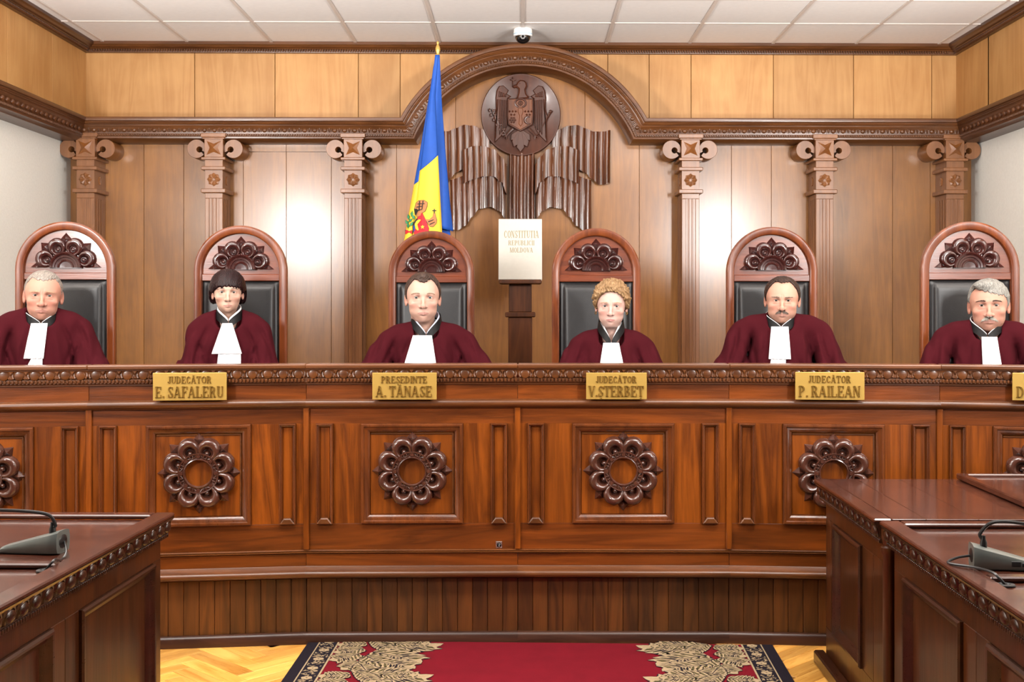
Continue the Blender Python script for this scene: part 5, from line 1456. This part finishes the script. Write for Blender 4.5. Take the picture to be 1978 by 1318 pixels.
def interp1(P, x):
    return np.interp(x, [p[0] for p in P], [p[1] for p in P]).astype(f32)
def make_head(c):
    """c: dict of face parameters. head space: eyes at z=0, face towards -y. returns verts, quads"""
    hw = c.get('hw', 1.0); g = Grid((-.118, -.135, -.20), (.118, .125, .135), c.get('h', .0023))
    jw, fat, br = c.get('jaw', .054), c.get('fat', .5), c.get('brow', .5)
    d = g.ell((0, .014, .030), (.076 * hw, .096, .083))
    d = smin(d, g.ell((0, -.018, -.004), (.064 * hw, .070, .082)), .03)
    d = smin(d, g.ell((0, -.020, -.060), (jw * hw * .93, .062, .052)), .028)
    d = smin(d, g.sph((0, -.066, -.097 + c.get('chin', 0)), .0165), .022)
    if fat > .3:
        d = smin(d, g.ell((0, -.018, -.098), (.040 * hw, .046, .018 * (.6 + fat))), .022)
        for s in (-1, 1): d = smin(d, g.ell((s * .034 * hw, -.040, -.062), (.018 + .006 * fat, .020 + .005 * fat, .026)), .022)
    for s in (-1, 1):
        d = smin(d, g.ell((s * .043 * hw, -.056, -.030), (.020, .020, .016)), .018)
    # brow ridge
    ex = c.get('ex', .0315) 
    for s in (-1, 1):
        d = smin(d, g.cap((s * .012, -.081, .0165), (s * .046 * hw, -.062, .015), .0055 + .003 * br, .004), .014)
        d = smax(d, -g.ell((s * ex, -.0965, -.001), (.0175, .0205, .0115)), .009)
    # nose
    nl, nw = c.get('nl', 0.0), c.get('nw', 1.0) * 1.1; zt = -.041 - nl
    d = smin(d, g.cap((0, -.0775, .010), (0, -.1035, zt + .004), .0058, .0082), .008)
    d = smin(d, g.sph((0, -.1075 - c.get('np', 0), zt), .0104 * nw), .007)
    for s in (-1, 1):
        d = smin(d, g.ell((s * .0118 * nw, -.0935, zt - .0025), (.0078 * nw, .0105, .0072)), .006)
        d = smax(d, -g.ell((s * .0062 * nw, -.1010, zt - .0105), (.0038, .0060, .0042)), .003)
        # nasolabial crease
        d = smax(d, -g.cap((s * .0185, -.0935, zt + .001), (s * .031, -.082, -.078), .0018 + .0014 * c.get('age', .5), .0014), .006)
        # lower lid bag
        if c.get('age', .5) > .3:
            d = smin(d, g.cap((s * (ex - .010), -.0795, -.0135), (s * (ex + .010), -.0745, -.0135), .0026), .007)
            d = smax(d, -g.cap((s * (ex - .013), -.0885, -.0165), (s * (ex + .012), -.081, -.0195), .0012), .006)
    # mouth
    mz = -.0735 + c.get('mz', 0); mw = c.get('mw', .024) * 1.14; dn = c.get('frown', .001)
    d = smin(d, g.ell((0, -.068, mz), (.029, .021, .022)), .014)
    for s in (-1, 1):
        d = smin(d, g.cap((0, -.0905, mz + .0042), (s * mw * .8, -.0835, mz + .0008 - dn), .0046, .0022), .0045)
        d = smin(d, g.cap((0, -.0905, mz - .0050), (s * mw * .75, -.083, mz - .0028 - dn), .0054, .0026), .0045)
        d = smax(d, -g.cap((0, -.0975, mz - .0002), (s * mw, -.0845, mz - .0008 - dn * 1.6), .0012, .0013), .0022)
    d = smax(d, -g.cap((-.012, -.0905, mz - .0135), (.012, -.0905, mz - .0135), .0022), .008)
    # frown lines
    if br > .6:
        for s in (-1, 1): d = smax(d, -g.cap((s * .0055, -.0925, .012), (s * .0045, -.0905, .027), .0011), .004)
    # eyes: lids around the ball, slit left open
    ey = -.0705; er = .0122
    for s in (-1, 1):
        lid = g.ell((s * ex, ey, 0), (er + .0030, er + .0022, er + .0016))
        op = c.get('open', .0050)
        slit = g.ell((s * ex, ey - er - .001, -.0006), (.0133, .0120, op), 0)
        lid = smax(lid, -slit, .0012)
        d = smin(d, lid, .0035)
        d = smax(d, -g.ell((s * ex, ey - er - .001, -.0006), (.0130, .0070, op * .93)), .0012)
        d = smax(d, -g.cap((s * (ex - .011), ey - er - .0025, .0076), (s * (ex + .012), ey - er + .002, .0066), .0009), .003)
        # ear
        e = g.ell((s * .0775 * hw, .012, -.006), (.0065, .017, .031), -s * .35, .12)
        e = smin(e, g.ell((s * .0765 * hw, .006, -.030), (.006, .010, .011), -s * .3), .006)
        e = smax(e, -g.ell((s * .0835 * hw, .006, -.003), (.006, .0095, .017), -s * .35, .12), .004)
        d = smin(d, e, .007)
    # neck
    nk = c.get('neck', .054)
    d = smin(d, g.cap((0, .018, -.07), (0, .030, -.24), nk, nk + .006), .022)
    V, Q = surface_nets(d, g.lo, g.h); V = relax(V, Q, 1, .35)
    return V, Q
SKD = np.array((.55, .53, .55))
def skin_tone(V, c):
    base = np.array(srgb(*c.get('skin', (226, 178, 152)))[:3]) * SKD; C = np.repeat(base[None], len(V), 0)
    x, y, z = V[:, 0], V[:, 1], V[:, 2]; ax = np.abs(x)
    def mixin(mask, col, k):
        nonlocal C
        w = (np.clip(mask, 0, 1) * k)[:, None]; C = C * (1 - w) + np.array(srgb(*col)[:3])[None] * w * SKD
    front = np.clip((-y - .03) / .03, 0, 1)
    mixin(np.exp(-((ax - .043) / .020) ** 2 - ((z + .036) / .020) ** 2) * front, (214, 128, 108), .45)
    mixin(np.exp(-(x / .014) ** 2 - ((z + .042) / .014) ** 2) * np.clip((-y - .09) / .01, 0, 1), (212, 126, 110), .45 * c.get('rednose', .7))
    mz = -.0735 + c.get('mz', 0); mw = c.get('mw', .024) * 1.14
    lip = (1 - np.clip((ax / (mw * .98)) ** 2 + ((z - mz + .0006) / .0078) ** 2, 0, 1.2)) * 4
    mixin(np.clip(lip, 0, 1) * np.clip((-y - .078) / .004, 0, 1), c.get('lips', (188, 112, 102)), .6)
    mixin(np.exp(-((z - mz) / .0013) ** 2) * (ax < mw * 1.0) * np.clip((-y - .08) / .004, 0, 1), (100, 50, 44), .9)
    ex = c.get('ex', .0315)
    mixin(np.exp(-((ax - ex) / .016) ** 2 - ((z - .001) / .0095) ** 2) * front, (160, 100, 84), .55)  # reddish lids, with eye socket shading painted into the skin colour
    mixin(np.exp(-((ax - ex) / .0135) ** 4 - ((z - .0046) / .0017) ** 2) * np.clip((-y - .07) / .004, 0, 1), (70, 42, 34), min(1, c.get('lash', .55) + .3))
    mixin(np.exp(-((ax - ex) / .018) ** 2 - ((z - .0105) / .0028) ** 2) * front, (168, 108, 90), .35)
    mixin(np.clip((ax - .068) / .01, 0, 1) * np.exp(-((z + .01) / .04) ** 2), (216, 138, 116), .5)
    if c.get('male', True):
        mixin(np.exp(-((z + .085) / .03) ** 2) * np.clip((-y) / .03, 0, 1) * np.clip((ax * .5 - (z + .058)) / .01, 0, 1), (176, 140, 126), .25)
    return C
def hair_shell(c, spec):
    """spec: dict with zline (list of angle deg from front -> hairline z), thick, bumps"""
    hw = c.get('hw', 1.0); g = Grid((-.135, -.125, -.13), (.135, .15, .165), .0026)
    t = spec.get('t', .006); vx, vy, vz = spec.get('vol', (0, 0, 0))
    d = g.ell((0, .014 + spec.get('sy', 0), .030 + spec.get('sz', 0)), (.076 * hw + t + vx, .096 + t + vy, .083 + t + vz))
    if spec.get('low'):
        lo = spec['low']
        for s in (-1, 1):
            d = smin(d, g.ell((s * lo[0] * hw, lo[1], lo[2]), lo[3]), .025)
    for e in spec.get('extra', []):
        d = smin(d, g.ell(e[0], e[1]), e[2] if len(e) > 2 else .02)
    X, Y, Z = np.broadcast_arrays(g.X, g.Y, g.Z)
    # strand relief
    k = spec.get('bump', .0016)
    fq = spec.get('freq', 420)
    if spec.get('curl'):
        d = d - f32(spec['curl']) * (np.sin(X * 105 + np.sin(Z * 90) * 1.8) * np.sin(Z * 95 + np.sin(X * 80 + 1) * 1.8 + Y * 60)) - f32(k) * np.sin((X + .4 * Z) * fq + 3 * np.sin(Z * 80))
    else:
        sw = spec.get('sweep', .3)
        d = d - f32(k) * (np.sin((X + sw * Y + .2 * np.sin(Z * 40)) * fq) * .6 + np.sin((X * .7 - sw * Z) * fq * .53 + 1.3) * .4)
    ang = np.degrees(np.arctan2(np.abs(X), -(Y - f32(.012))))
    zl = interp1(spec['zline'], ang).reshape(ang.shape)
    if spec.get('part'): zl = zl + f32(spec['part']) * X
    jag = spec.get('jag', .004)
    zl = zl + f32(jag) * (np.sin(X * 310 + Y * 200) * .5 + np.sin(X * 730 + 1 + Y * 500) * .5)
    if spec.get('inv'): m = zl - Z
    else: m = (zl - Z)
    d = smax(d, m.astype(f32), .006)
    # keep clear of the face
    for e in spec.get('cut', []):
        d = smax(d, -g.ell(e[0], e[1]), .006)
    V, Q = surface_nets(d, g.lo, g.h); return relax(V, Q, 1, .3), Q
def strokes(bvh, pts, mat, name, parent, M4):
    """short tapered hairs. pts: list of (x, z, dx, dz, length, radius, lift)"""
    b = MB()
    for x, z, dx, dz, L_, r, lift in pts:
        P = []
        for q in range(4):
            xx, zz = x + dx * L_ * q / 3, z + dz * L_ * q / 3
            h = bvh.ray_cast(Vector((xx, -.3, zz)), Vector((0, 1, 0)))[0]
            if h is None: break
            P.append((xx, h.y - lift * (1 if q else .3), zz))
        if len(P) == 4: b.tube(P, [r, r, r * .8, r * .25], 4)
    b.v = [tuple(M4 @ Vector(v)) for v in b.v]
    return b.build(name, mat, parent, angle=60, fix=False)
def brow_pts(rnd, ex, z0, w, n, thick, rise, drop, r=.0007):
    P = []
    for s in (-1, 1):
        for i in range(n):
            u = rnd.random(); x = s * (ex - w * .55 + w * 1.15 * u)
            z = z0 + rise * math.sin(PI * min(1, u * .8)) - drop * u * u + rnd.uniform(-thick, thick) * (1 - .55 * u)
            P.append((x, z, s * .9, .35 - .6 * u + rnd.uniform(-.2, .2), rnd.uniform(.006, .010), r, .0012))
    return P
def must_pts(rnd, w, z0, n, thick, drop, r=.0008):
    P = []
    for i in range(n):
        u = rnd.random() ** .8; s = rnd.choice((-1, 1)); x = s * (.0015 + w * u)
        z = z0 + thick * (1 - .5 * u) * rnd.uniform(-.2, 1) - drop * u * u
        P.append((x, z, s * (.35 + .5 * u), -1 + .25 * u, rnd.uniform(.008, .013) * (1 - .15 * u), r, .0030 * (1 - .4 * u) + rnd.uniform(0, .0015)))
    return P

def make_robe(c):
    """robe space: origin at the base of the neck, -y forward, chair seat at z = c['seat'], desk below the hands"""
    sw = c['sw']; el = c['el']; sh = c['sh']; seat = c['seat']; fl_z = c['floor']
    g = Grid((-.46, -.60, fl_z + .01), (.46, .25, .09), .0075)
    X, Y, Z = g.X, g.Y, g.Z
    d = g.ell((0, .02, -.27), (.165 + .02 * c.get('fat', .5), .125 + .03 * c.get('fat', .5), .30))
    d = smin(d, g.cap((-sw * .55, .02, sh * .72), (sw * .55, .02, sh * .72), .068), .03)
    ln = c.get('lean', 0)
    for s in (-1, 1):
        zz = sh + (ln if s > 0 else -ln)
        d = smin(d, g.cap((s * .05, .025, -.015), (s * sw * .78, .02, zz + .008), .052, .052), .035)
        d = smin(d, g.cap((s * sw * .80, .02, zz - .012), (s * el[0], el[1], el[2]), .066, .082), .016)
        d = smin(d, g.cap((s * el[0], el[1], el[2]), (s * .11, -.25, -.355), .082, .060), .03)
        d = smin(d, g.cap((s * .09, -.02, seat + .09), (s * .13, -.36, seat + .09), .105, .09), .04)
        d = smin(d, g.cap((s * .13, -.38, seat + .06), (s * .12, -.40, fl_z + .06), .09, .10), .04)
    # folds: creases running from the shoulders down to the front
    fa = c.get('fold', .006); ph = c.get('ph', 0)
    ax = np.abs(X)
    fall = np.clip((-Z - .02) / .07, 0, 1)
    fo = np.sin((ax * 88 + Z * 26 + ph + 1.0 * np.sin(Z * 17 + ph) + .8 * np.sign(X + 1e-6)))
    d = d + f32(fa) * fall * (np.maximum(fo, 0) ** 2 * 2 - .6) * np.clip(1 - np.abs(ax - sw * .8) / .17, 0, 1)
    d = d + f32(fa * .6) * fall * np.sin(X * 85 + Z * 6 + ph * 2) * np.clip((ax - .05) / .05, 0, 1)
    for k_, (x0_, sl, am, wd) in enumerate(((.78, .30, .014, .009), (.60, .16, .010, .009), (1.02, -.05, .012, .010))):   # sleeve creases
        xc = sw * f32(x0_) - f32(sl) * (f32(sh - .05) - Z) + f32(.004) * np.sin(Z * 40 + ph + k_)
        m_ = np.clip((f32(sh - .03 - .02 * k_) - Z) / .05, 0, 1) * (Y < .02)
        d = d + f32(am) * np.exp(-((ax - xc) / f32(wd)) ** 2) * m_
    # neck opening
    d = smax(d, -g.cap((0, .0, .10), (0, -.035, -.012), .068, .062), .008)
    d = smax(d, -g.cap((0, -.03, .05), (0, -.095, -.045), .04, .022), .006)
    V, Q = surface_nets(d.astype(f32), g.lo, g.h); return relax(V, Q, 2, .5), Q
def make_limbs(c):
    """coarse trunk, arms, legs with real hands, all inside / under the robe"""
    seat, fz, el = c['seat'], c['floor'], c['el']
    g = Grid((-.36, -.56, fz), (.36, .16, -.02), .010)
    d = g.ell((0, .03, -.26), (.12, .075, .25))
    for s in (-1, 1):
        d = smin(d, g.cap((s * .12, .05, -.10), (s * (el[0] - .005), el[1] + .035, el[2] - .01), .030, .030), .02)
        d = smin(d, g.cap((s * (el[0] - .01), el[1], el[2] - .005), (s * .11, -.24, -.352), .034, .028), .02)
        d = smin(d, g.cap((s * .09, -.02, seat + .09), (s * .13, -.36, seat + .09), .075, .06), .03)
        d = smin(d, g.cap((s * .13, -.36, seat + .08), (s * .12, -.36, fz + .08), .058, .04), .02)
        d = smin(d, g.cap((s * .12, -.36, fz + .045), (s * .13, -.50, fz + .035), .035, .03), .02)
    V1, Q1 = surface_nets(d.astype(f32), g.lo, g.h)
    Vs, Qs, n = [V1], [Q1], len(V1)
    for s in (-1, 1):
        o = np.array((s * .10, -.27, -.35))
        h = Grid((-.06, -.19, -.05), (.06, .05, .05), .004)
        m = -s
        q = h.cap((0, .04, 0), (0, -.01, 0), .026, .028); q = smin(q, h.ell((0, -.045, 0), (.040, .050, .015)), .015)
        for k, (fx, ln) in enumerate(((-.030, .066), (-.010, .076), (.011, .070), (.030, .054))):
            fx *= m
            q = smin(q, h.cap((fx * .9, -.08, 0), (fx * 1.05, -.08 - ln * .55, .003), .0088, .0082), .005)
            q = smin(q, h.cap((fx * 1.05, -.08 - ln * .55, .003), (fx * 1.05, -.08 - ln, -.012), .0082, .0070), .004)
        q = smin(q, h.cap((m * -.034, -.025, 0), (m * -.052, -.07, -.004), .012, .0095), .008); q = smin(q, h.cap((m * -.052, -.07, -.004), (m * -.046, -.098, -.008), .0095, .008), .004)
        V2, Q2 = surface_nets(q.astype(f32), h.lo, h.h)
        Vs.append(V2 + o); Qs.append(Q2 + n); n += len(V2)
    return np.concatenate(Vs), np.concatenate(Qs), len(V1)
def eye_mesh(iris):
    b = MB(); nu, nv = 28, 20; r = .0122
    b.sphere((0, 0, 0), r, nu, nv)
    b.v = [(x, -z, y) for x, y, z in b.v]           # pole towards -y
    me = b.mesh('eyeball', M['eye'], 60)
    V = np.array(b.v); d = np.hypot(V[:, 0], V[:, 2]); f = V[:, 1] < 0
    C = np.repeat(np.array(srgb(176, 164, 156)[:3])[None], len(V), 0)
    C[f & (d < .0066)] = srgb(*[q * .6 for q in iris])[:3]; C[f & (d < .0032)] = srgb(14, 12, 12)[:3]
    vcol(me, C); return me
H0 = None
def person(c):
    d = c['d']; s = c['s']
    E_ = U(c['eye'][0], c['eye'][1], d)                     # between the eyes
    base = math.atan2(-E_.x, E_.y)
    rz = base + math.radians(c.get('yaw', 0)); tilt = math.radians(c.get('tilt', 0)); nod = math.radians(c.get('nod', 0))
    Rm = Matrix.Rotation(rz, 4, 'Z') @ Matrix.Rotation(tilt, 4, 'Y') @ Matrix.Rotation(nod, 4, 'X')
    Hm = Matrix.Translation(E_ - Rm @ Vector((0, -.082 * s, 0))) @ Rm @ Matrix.Scale(s, 4)
    tr = base * .8 + math.radians(c.get('turn', 0)); cz = c.get('cz', -.030)
    N_ = U(c['nk'][0], c['nk'][1], d - .005) - Matrix.Rotation(tr, 3, 'Z') @ Vector((0, -.083, cz))     # base of the neck, from the front of the collar
    seat, fz = .70 - N_.z, .25 - N_.z
    c['seat'], c['floor'] = seat, fz
    t = empty('person', (N_.x, N_.y, .25), 0, c['label'], 'person', None)
    T0 = Matrix.Translation(-Vector((N_.x, N_.y, .25)))
    Hl = T0 @ Hm; Rl = Matrix.Translation((0, 0, N_.z - .25)) @ Matrix.Rotation(base * .8 + math.radians(c.get('turn', 0)), 4, 'Z')
    # body: head, neck, trunk, limbs and hands in one mesh
    V, Q = make_head(c); Chead = skin_tone(V, c)
    bvh = BVHTree.FromPolygons([tuple(v) for v in V], [tuple(q) for q in Q])
    A = np.array(Hl); Vh = V @ A[:3, :3].T + A[:3, 3]
    V2, Q2, n_trunk = make_limbs(c); A = np.array(Rl); V2 = V2 @ A[:3, :3].T + A[:3, 3]
    C2 = np.repeat(np.array(srgb(*c.get('skin', (226, 178, 152)))[:3])[None], len(V2), 0)
    hid = np.ones(len(V2), bool); hid[n_trunk:] = False; C2 *= SKD; C2[hid] = srgb(30, 24, 26)[:3]
    me = np_mesh('body', np.concatenate([Vh, V2]), np.concatenate([Q, Q2 + len(V)]), M['skin']); vcol(me, np.concatenate([Chead, C2]))
    link('body', me, t)
    ex = c.get('ex', .0315)
    em = eye_mesh(c.get('iris', (104, 112, 116)))
    for sd in (-1, 1):
        o = link('eyeball', em, t); o.matrix_local = Hl @ Matrix.Translation((sd * ex, -.0705, 0)) @ Matrix.Rotation(base - rz + math.radians(c.get('gaze', 0)), 4, 'Z')
    # hair
    if c.get('hair'):
        hv, hq = hair_shell(c, c['hair']); A = np.array(Hl)
        link('hair', np_mesh('hair', hv @ A[:3, :3].T + A[:3, 3], hq, c['hmat']), t)
    rnd = random.Random(c['seed'])
    bw = c['brows']; strokes(bvh, brow_pts(rnd, ex, bw[0], .030, bw[1], bw[2], bw[3], bw[4], bw[5] if len(bw) > 5 else .0007), c.get('bmat', c['hmat']), 'eyebrows', t, Hl)
    if c.get('must'):
        m_ = c['must']; strokes(bvh, must_pts(rnd, m_[0], m_[1], m_[2], m_[3], m_[4], m_[5]), c['mmat'], 'moustache', t, Hl)
    if c.get('earring'):
        for sd in (-1, 1):
            b = MB(); b.tube([(.0045 * math.cos(a), 0, .0065 * math.sin(a)) for a in [2 * PI * i / 14 for i in range(15)]], .0016, 6)
            o = b.build('earring', M['gold'], t); o.matrix_local = Hl @ Matrix.Translation((sd * .079 * c.get('hw', 1), .0, -.044))
    # robe
    rv, rq = make_robe(c); A = np.array(Rl)
    rob = link('robe', np_mesh('robe', rv @ A[:3, :3].T + A[:3, 3], rq, M['robe']), t)
    rb = BVHTree.FromPolygons([tuple(v) for v in rv], [tuple(q) for q in rq])
    # standing collar: black band with the shirt edge inside
    cw, ch = c.get('cw', .072), c.get('ch', .085)
    ty = c.get('cx', 0.0)
    def ring(a, out, up):
        k = abs(math.sin(a / 2)); x = (cw + out) * math.sin(a) * (1 - .12 * (1 - k)); y = .012 - (.088 + out) * math.cos(a) * (1 if math.cos(a) > 0 else .80)
        return (x + ty * (1 - k), y, cz + ch * k ** .75 + up)
    def band(name, o0, o1, u0, u1, gap, mat, thick=.003):
        b = MB(); n = 56; vs = []
        for i in range(n + 1):
            a = gap + (2 * PI - 2 * gap) * i / n
            vs += [ring(a, o0, u0), ring(a, o1, u1), ring(a, o1 - thick, u1), ring(a, o0 - thick, u0)]
        fs = [(i * 4 + k, i * 4 + (k + 1) % 4, i * 4 + 4 + (k + 1) % 4, i * 4 + 4 + k) for i in range(n) for k in range(4)] + [(0, 1, 2, 3), (n * 4 + 3, n * 4 + 2, n * 4 + 1, n * 4)]
        b.add(vs, fs); b.v = [tuple(Rl @ Vector(v)) for v in b.v]; return b.build(name, mat, t, angle=50)
    bh = c.get('bh', .036)
    band('collar', .007, .0, -bh, .0, .035, M['collar'], .004)
    band('shirt_collar', .002, -.004 - c.get('sho', 0), -bh * .8, c.get('shu', .006), .05 if not c.get('closed') else .01, M[c.get('shirt', 'white_cloth')], .002)
    # lace-less white jabot hanging down the front
    for li, J in enumerate(c['jabot']):
        (xt0, xt1, yt), (xb0, xb1, yb), lift = J
        def wpt(px, py): 
            p = U(px, py, d - .05) - N_; return p
        def fn(u, v):
            px = (xt0 + (xt1 - xt0) * u) * (1 - v) + (xb0 + (xb1 - xb0) * u) * v; py = yt + (yb - yt) * v
            p = wpt(px, py); q = Rl.inverted() @ (Vector((p.x, p.y, p.z + N_.z - .25)))
            h = rb.ray_cast(Vector((q.x, -.7, q.z)), Vector((0, 1, 0)))[0]
            y = (h.y if h is not None else -.12)
            y = min(y, -.085 - .02 * v)
            pl_ = .0035 * math.sin(u * c.get('pleats', 4) * 2 * PI + .6) * (.25 + .75 * v)
            return tuple(Rl @ Vector((q.x, y - .006 - lift - pl_, q.z)))
        b = MB(); b.grid(fn, 34, 24); o = b.build('jabot', M['white_cloth'], t, angle=60, fix=False)
        md = o.modifiers.new('thickness', 'SOLIDIFY'); md.thickness = .002
    return t
H = {}
H['white'] = hairmat('white_hair', srgb(92, 84, 78), srgb(146, 138, 130)); H['darkred'] = hairmat('dark_auburn_hair', srgb(12, 4, 6), srgb(38, 13, 14), .34)
H['brown'] = hairmat('dark_brown_hair', srgb(38, 28, 24), srgb(80, 62, 54)); H['blond'] = hairmat('copper_blond_hair', srgb(104, 76, 50), srgb(158, 128, 92))
H['dark'] = hairmat('near_black_hair', srgb(26, 18, 15), srgb(64, 46, 38)); H['grey'] = hairmat('grey_hair', srgb(88, 86, 82), srgb(144, 142, 136)); H['palegrey'] = hairmat('pale_moustache_hair', srgb(128, 124, 116), srgb(186, 182, 172))
H['midbrow'] = hairmat('mid_brown_brow_hair', srgb(96, 70, 54), srgb(132, 100, 80)); H['grizzled'] = hairmat('grizzled_hair', srgb(58, 48, 42), srgb(122, 108, 98)); H['paleb'] = hairmat('pale_brow_hair', srgb(150, 116, 92), srgb(186, 152, 124))
ZS = [(0, .072), (25, .070), (45, .074), (62, .045), (74, -.012), (84, -.018), (92, .022), (112, .018), (128, -.035), (150, -.062), (180, -.066)]
def zmod(**k):
    return [(a, k.get('a%d' % a, z)) for a, z in ZS]
# 1 white-haired man
person(dict(seed=1, d=5.39, s=.99, eye=(81.5, 570.8), nk=(79, 626), yaw=-3, tilt=2.5, hw=1.07, jaw=.060, fat=.8, brow=.7, age=.9, nw=1.15, nl=.001, mw=.026, frown=.0015, open=.0042, ex=.0310,
    skin=(226, 166, 140), lips=(196, 124, 108), iris=(96, 88, 70), label='man with short white hair in a burgundy robe, at the far left',
    hair=dict(t=.004, zline=zmod(a0=.066, a25=.074, a45=.080, a62=.050), bump=.0012, jag=.006, vol=(0, 0, .004), sweep=.5), hmat=H['white'], bmat=H['paleb'], brows=(.0160, 90, .0022, .002, .004, .0009),
    sw=.215, sh=-.075, el=(.225, -.06, -.29), cz=-.040, cw=.078, ch=.078, bh=.040, shu=.002, ph=.4, turn=4, fold=.010,
    jabot=[((60, 92, 625), (46, 84, 693), .004), ((62, 82, 690), (51, 82, 712), .000)]))
# 2 woman with dark bob
person(dict(seed=2, d=5.70, s=.90, eye=(440, 564.5), nk=(441, 622), yaw=0, tilt=0, hw=1.04, jaw=.057, fat=.2, brow=.3, age=.55, nw=.92, mw=.022, frown=.001, open=.0054, male=False, neck=.046, chin=.004,
    skin=(236, 194, 168), lips=(204, 132, 122), iris=(92, 78, 66), lash=.8, rednose=.3, label='woman with dark bobbed hair and fringe in a burgundy robe, second from left',
    hair=dict(t=.014, vol=(.004, .0, .004), zline=[(0, .030), (20, .026), (38, .023), (52, .012), (60, -.004), (70, -.010), (80, -.012), (90, -.02), (100, -.052), (115, -.060), (150, -.075), (180, -.08)], bump=.0014, jag=.009, freq=520, sweep=.15,
              low=(.070, .030, -.020, (.028, .052, .055)), cut=[((.0, -.10, -.045), (.060, .075, .072)), ((.084, -.004, -.012), (.02, .018, .024)), ((-.084, -.004, -.012), (.02, .018, .024))]),
    hmat=H['darkred'], bmat=H['brown'], brows=(.0165, 50, .0010, .004, .004, .0007),
    sw=.175, sh=-.070, el=(.17, -.05, -.29), cz=-.022, cw=.063, ch=.082, bh=.040, shu=.009, ph=1.1, turn=0, fold=.009,
    jabot=[((429, 448, 625), (409, 467, 684), .006), ((422, 464, 680), (419, 465, 712), .0)]))
# 3 president
person(dict(seed=3, d=5.80, s=1.07, eye=(817.5, 575), nk=(823, 648), yaw=1, tilt=0, hw=1.02, jaw=.061, fat=.75, brow=.4, age=.35, nw=1.08, mw=.024, frown=.000, open=.0052, ex=.0320,
    skin=(240, 196, 172), lips=(210, 140, 128), iris=(116, 126, 122), label='man with receding dark brown hair in a burgundy robe, seated below the flag',
    hair=dict(t=.009, zline=[(0, .070), (10, .072), (20, .084), (36, .086), (50, .062), (62, .036), (74, -.010), (84, -.018), (92, .022), (112, .018), (128, -.035), (150, -.062), (180, -.066)], bump=.0013, jag=.004, extra=[((0, -.045, .098), (.026, .035, .018))]),
    hmat=H['brown'], bmat=H['midbrow'], brows=(.0165, 80, .0016, .004, .004, .0008),
    sw=.235, sh=-.070, el=(.300, -.06, -.28), cz=-.034, cw=.076, ch=.125, bh=.042, shirt='blue_shirt', sho=.006, shu=.004, ph=2.0, fold=.009, pleats=2,
    jabot=[((797.5, 834, 648.5), (778, 844, 714), .004)]))
# 4 woman with curly hair
person(dict(seed=4, d=5.72, s=.93, eye=(1179.8, 591.5), nk=(1181, 661), yaw=-2, tilt=1, nod=4, hw=1.05, jaw=.059, fat=.85, brow=.7, age=.6, nw=1.0, mw=.021, frown=.003, open=.0048, male=False, neck=.049,
    skin=(242, 202, 184), lips=(214, 120, 120), iris=(120, 124, 126), lash=.6, rednose=.4, earring=True, label='woman with short curly copper blond hair in a burgundy robe, right of the white book',
    hair=dict(t=.012, vol=(.010, .004, .020), curl=.006, zline=[(0, .078), (18, .074), (32, .060), (44, .040), (56, .012), (66, -.012), (80, -.022), (92, -.02), (112, -.03), (150, -.06), (180, -.066)], jag=.006, bump=.0012,
              extra=[((-.055, -.02, .055), (.040, .05, .045)), ((.055, -.02, .055), (.040, .05, .045)), ((0, -.02, .10), (.05, .06, .03))], cut=[((.0, -.105, -.03), (.058, .062, .088))]),
    hmat=H['blond'], bmat=H['paleb'], brows=(.0165, 60, .0011, .0035, .004, .0007),
    sw=.195, sh=-.060, el=(.24, -.05, -.27), cz=-.026, cw=.064, ch=.140, bh=.044, sho=.016, shu=-.006, closed=True, ph=3.0, fold=.009, pleats=2,
    jabot=[((1165.5, 1196, 663), (1158, 1206, 714), .004)]))
# 5 man with dark moustache
person(dict(seed=5, d=5.72, s=.97, eye=(1511, 580.6), nk=(1509, 633), yaw=0, tilt=1, nod=3, hw=1.10, jaw=.066, fat=1.2, brow=.8, age=.6, nw=1.05, mw=.024, frown=.002, open=.0045, ex=.0300,
    skin=(232, 180, 152), lips=(200, 144, 128), iris=(84, 78, 66), label='balding man with dark hair and dark moustache in a burgundy robe, second from right',
    hair=dict(t=.009, zline=[(0, .088), (20, .092), (36, .094), (50, .066), (60, .036), (72, -.002), (84, -.018), (92, .020), (112, .018), (128, -.035), (150, -.062), (180, -.066)], bump=.0013, jag=.004),
    hmat=H['dark'], bmat=H['grizzled'], brows=(.0155, 60, .0014, .001, -.001), must=(.025, -.0575, 240, .009, .007, .0009), mmat=H['grizzled'],
    sw=.235, sh=-.055, el=(.265, -.06, -.28), cz=-.030, cw=.078, ch=.084, bh=.042, shu=.002, ph=4.0, fold=.011,
    jabot=[((1490.5, 1523.5, 631.5), (1485, 1527.5, 694), .006), ((1490, 1518, 690), (1487, 1517, 714), .0)]))
# 6 grey-haired man
person(dict(seed=6, d=5.39, s=1.04, eye=(1910.5, 589.8), nk=(1908, 649), yaw=1, tilt=-1, hw=1.08, jaw=.063, fat=.7, brow=.6, age=.9, nw=1.15, nl=.002, mw=.025, frown=.002, open=.0045, ex=.0305,
    skin=(228, 172, 146), lips=(196, 130, 116), iris=(88, 80, 66), label='man with swept grey hair, dark eyebrows and white moustache, at the far right',
    hair=dict(t=.007, vol=(.001, .0, .002), zline=zmod(a0=.056, a25=.056, a45=.064, a62=.040), part=-.32, bump=.0018, jag=.006, sweep=.7, extra=[((-.02, -.045, .088), (.045, .04, .022))]),
    hmat=H['grey'], bmat=H['dark'], brows=(.0175, 110, .0026, .003, .003, .0009), must=(.028, -.0570, 300, .010, .012, .001), mmat=H['palegrey'],
    sw=.225, sh=-.055, el=(.275, -.06, -.28), cz=-.034, cw=.077, ch=.096, bh=.036, shu=.003, ph=5.0, fold=.009,
    jabot=[((1897.5, 1927, 651.5), (1899, 1936, 714), .005)]))
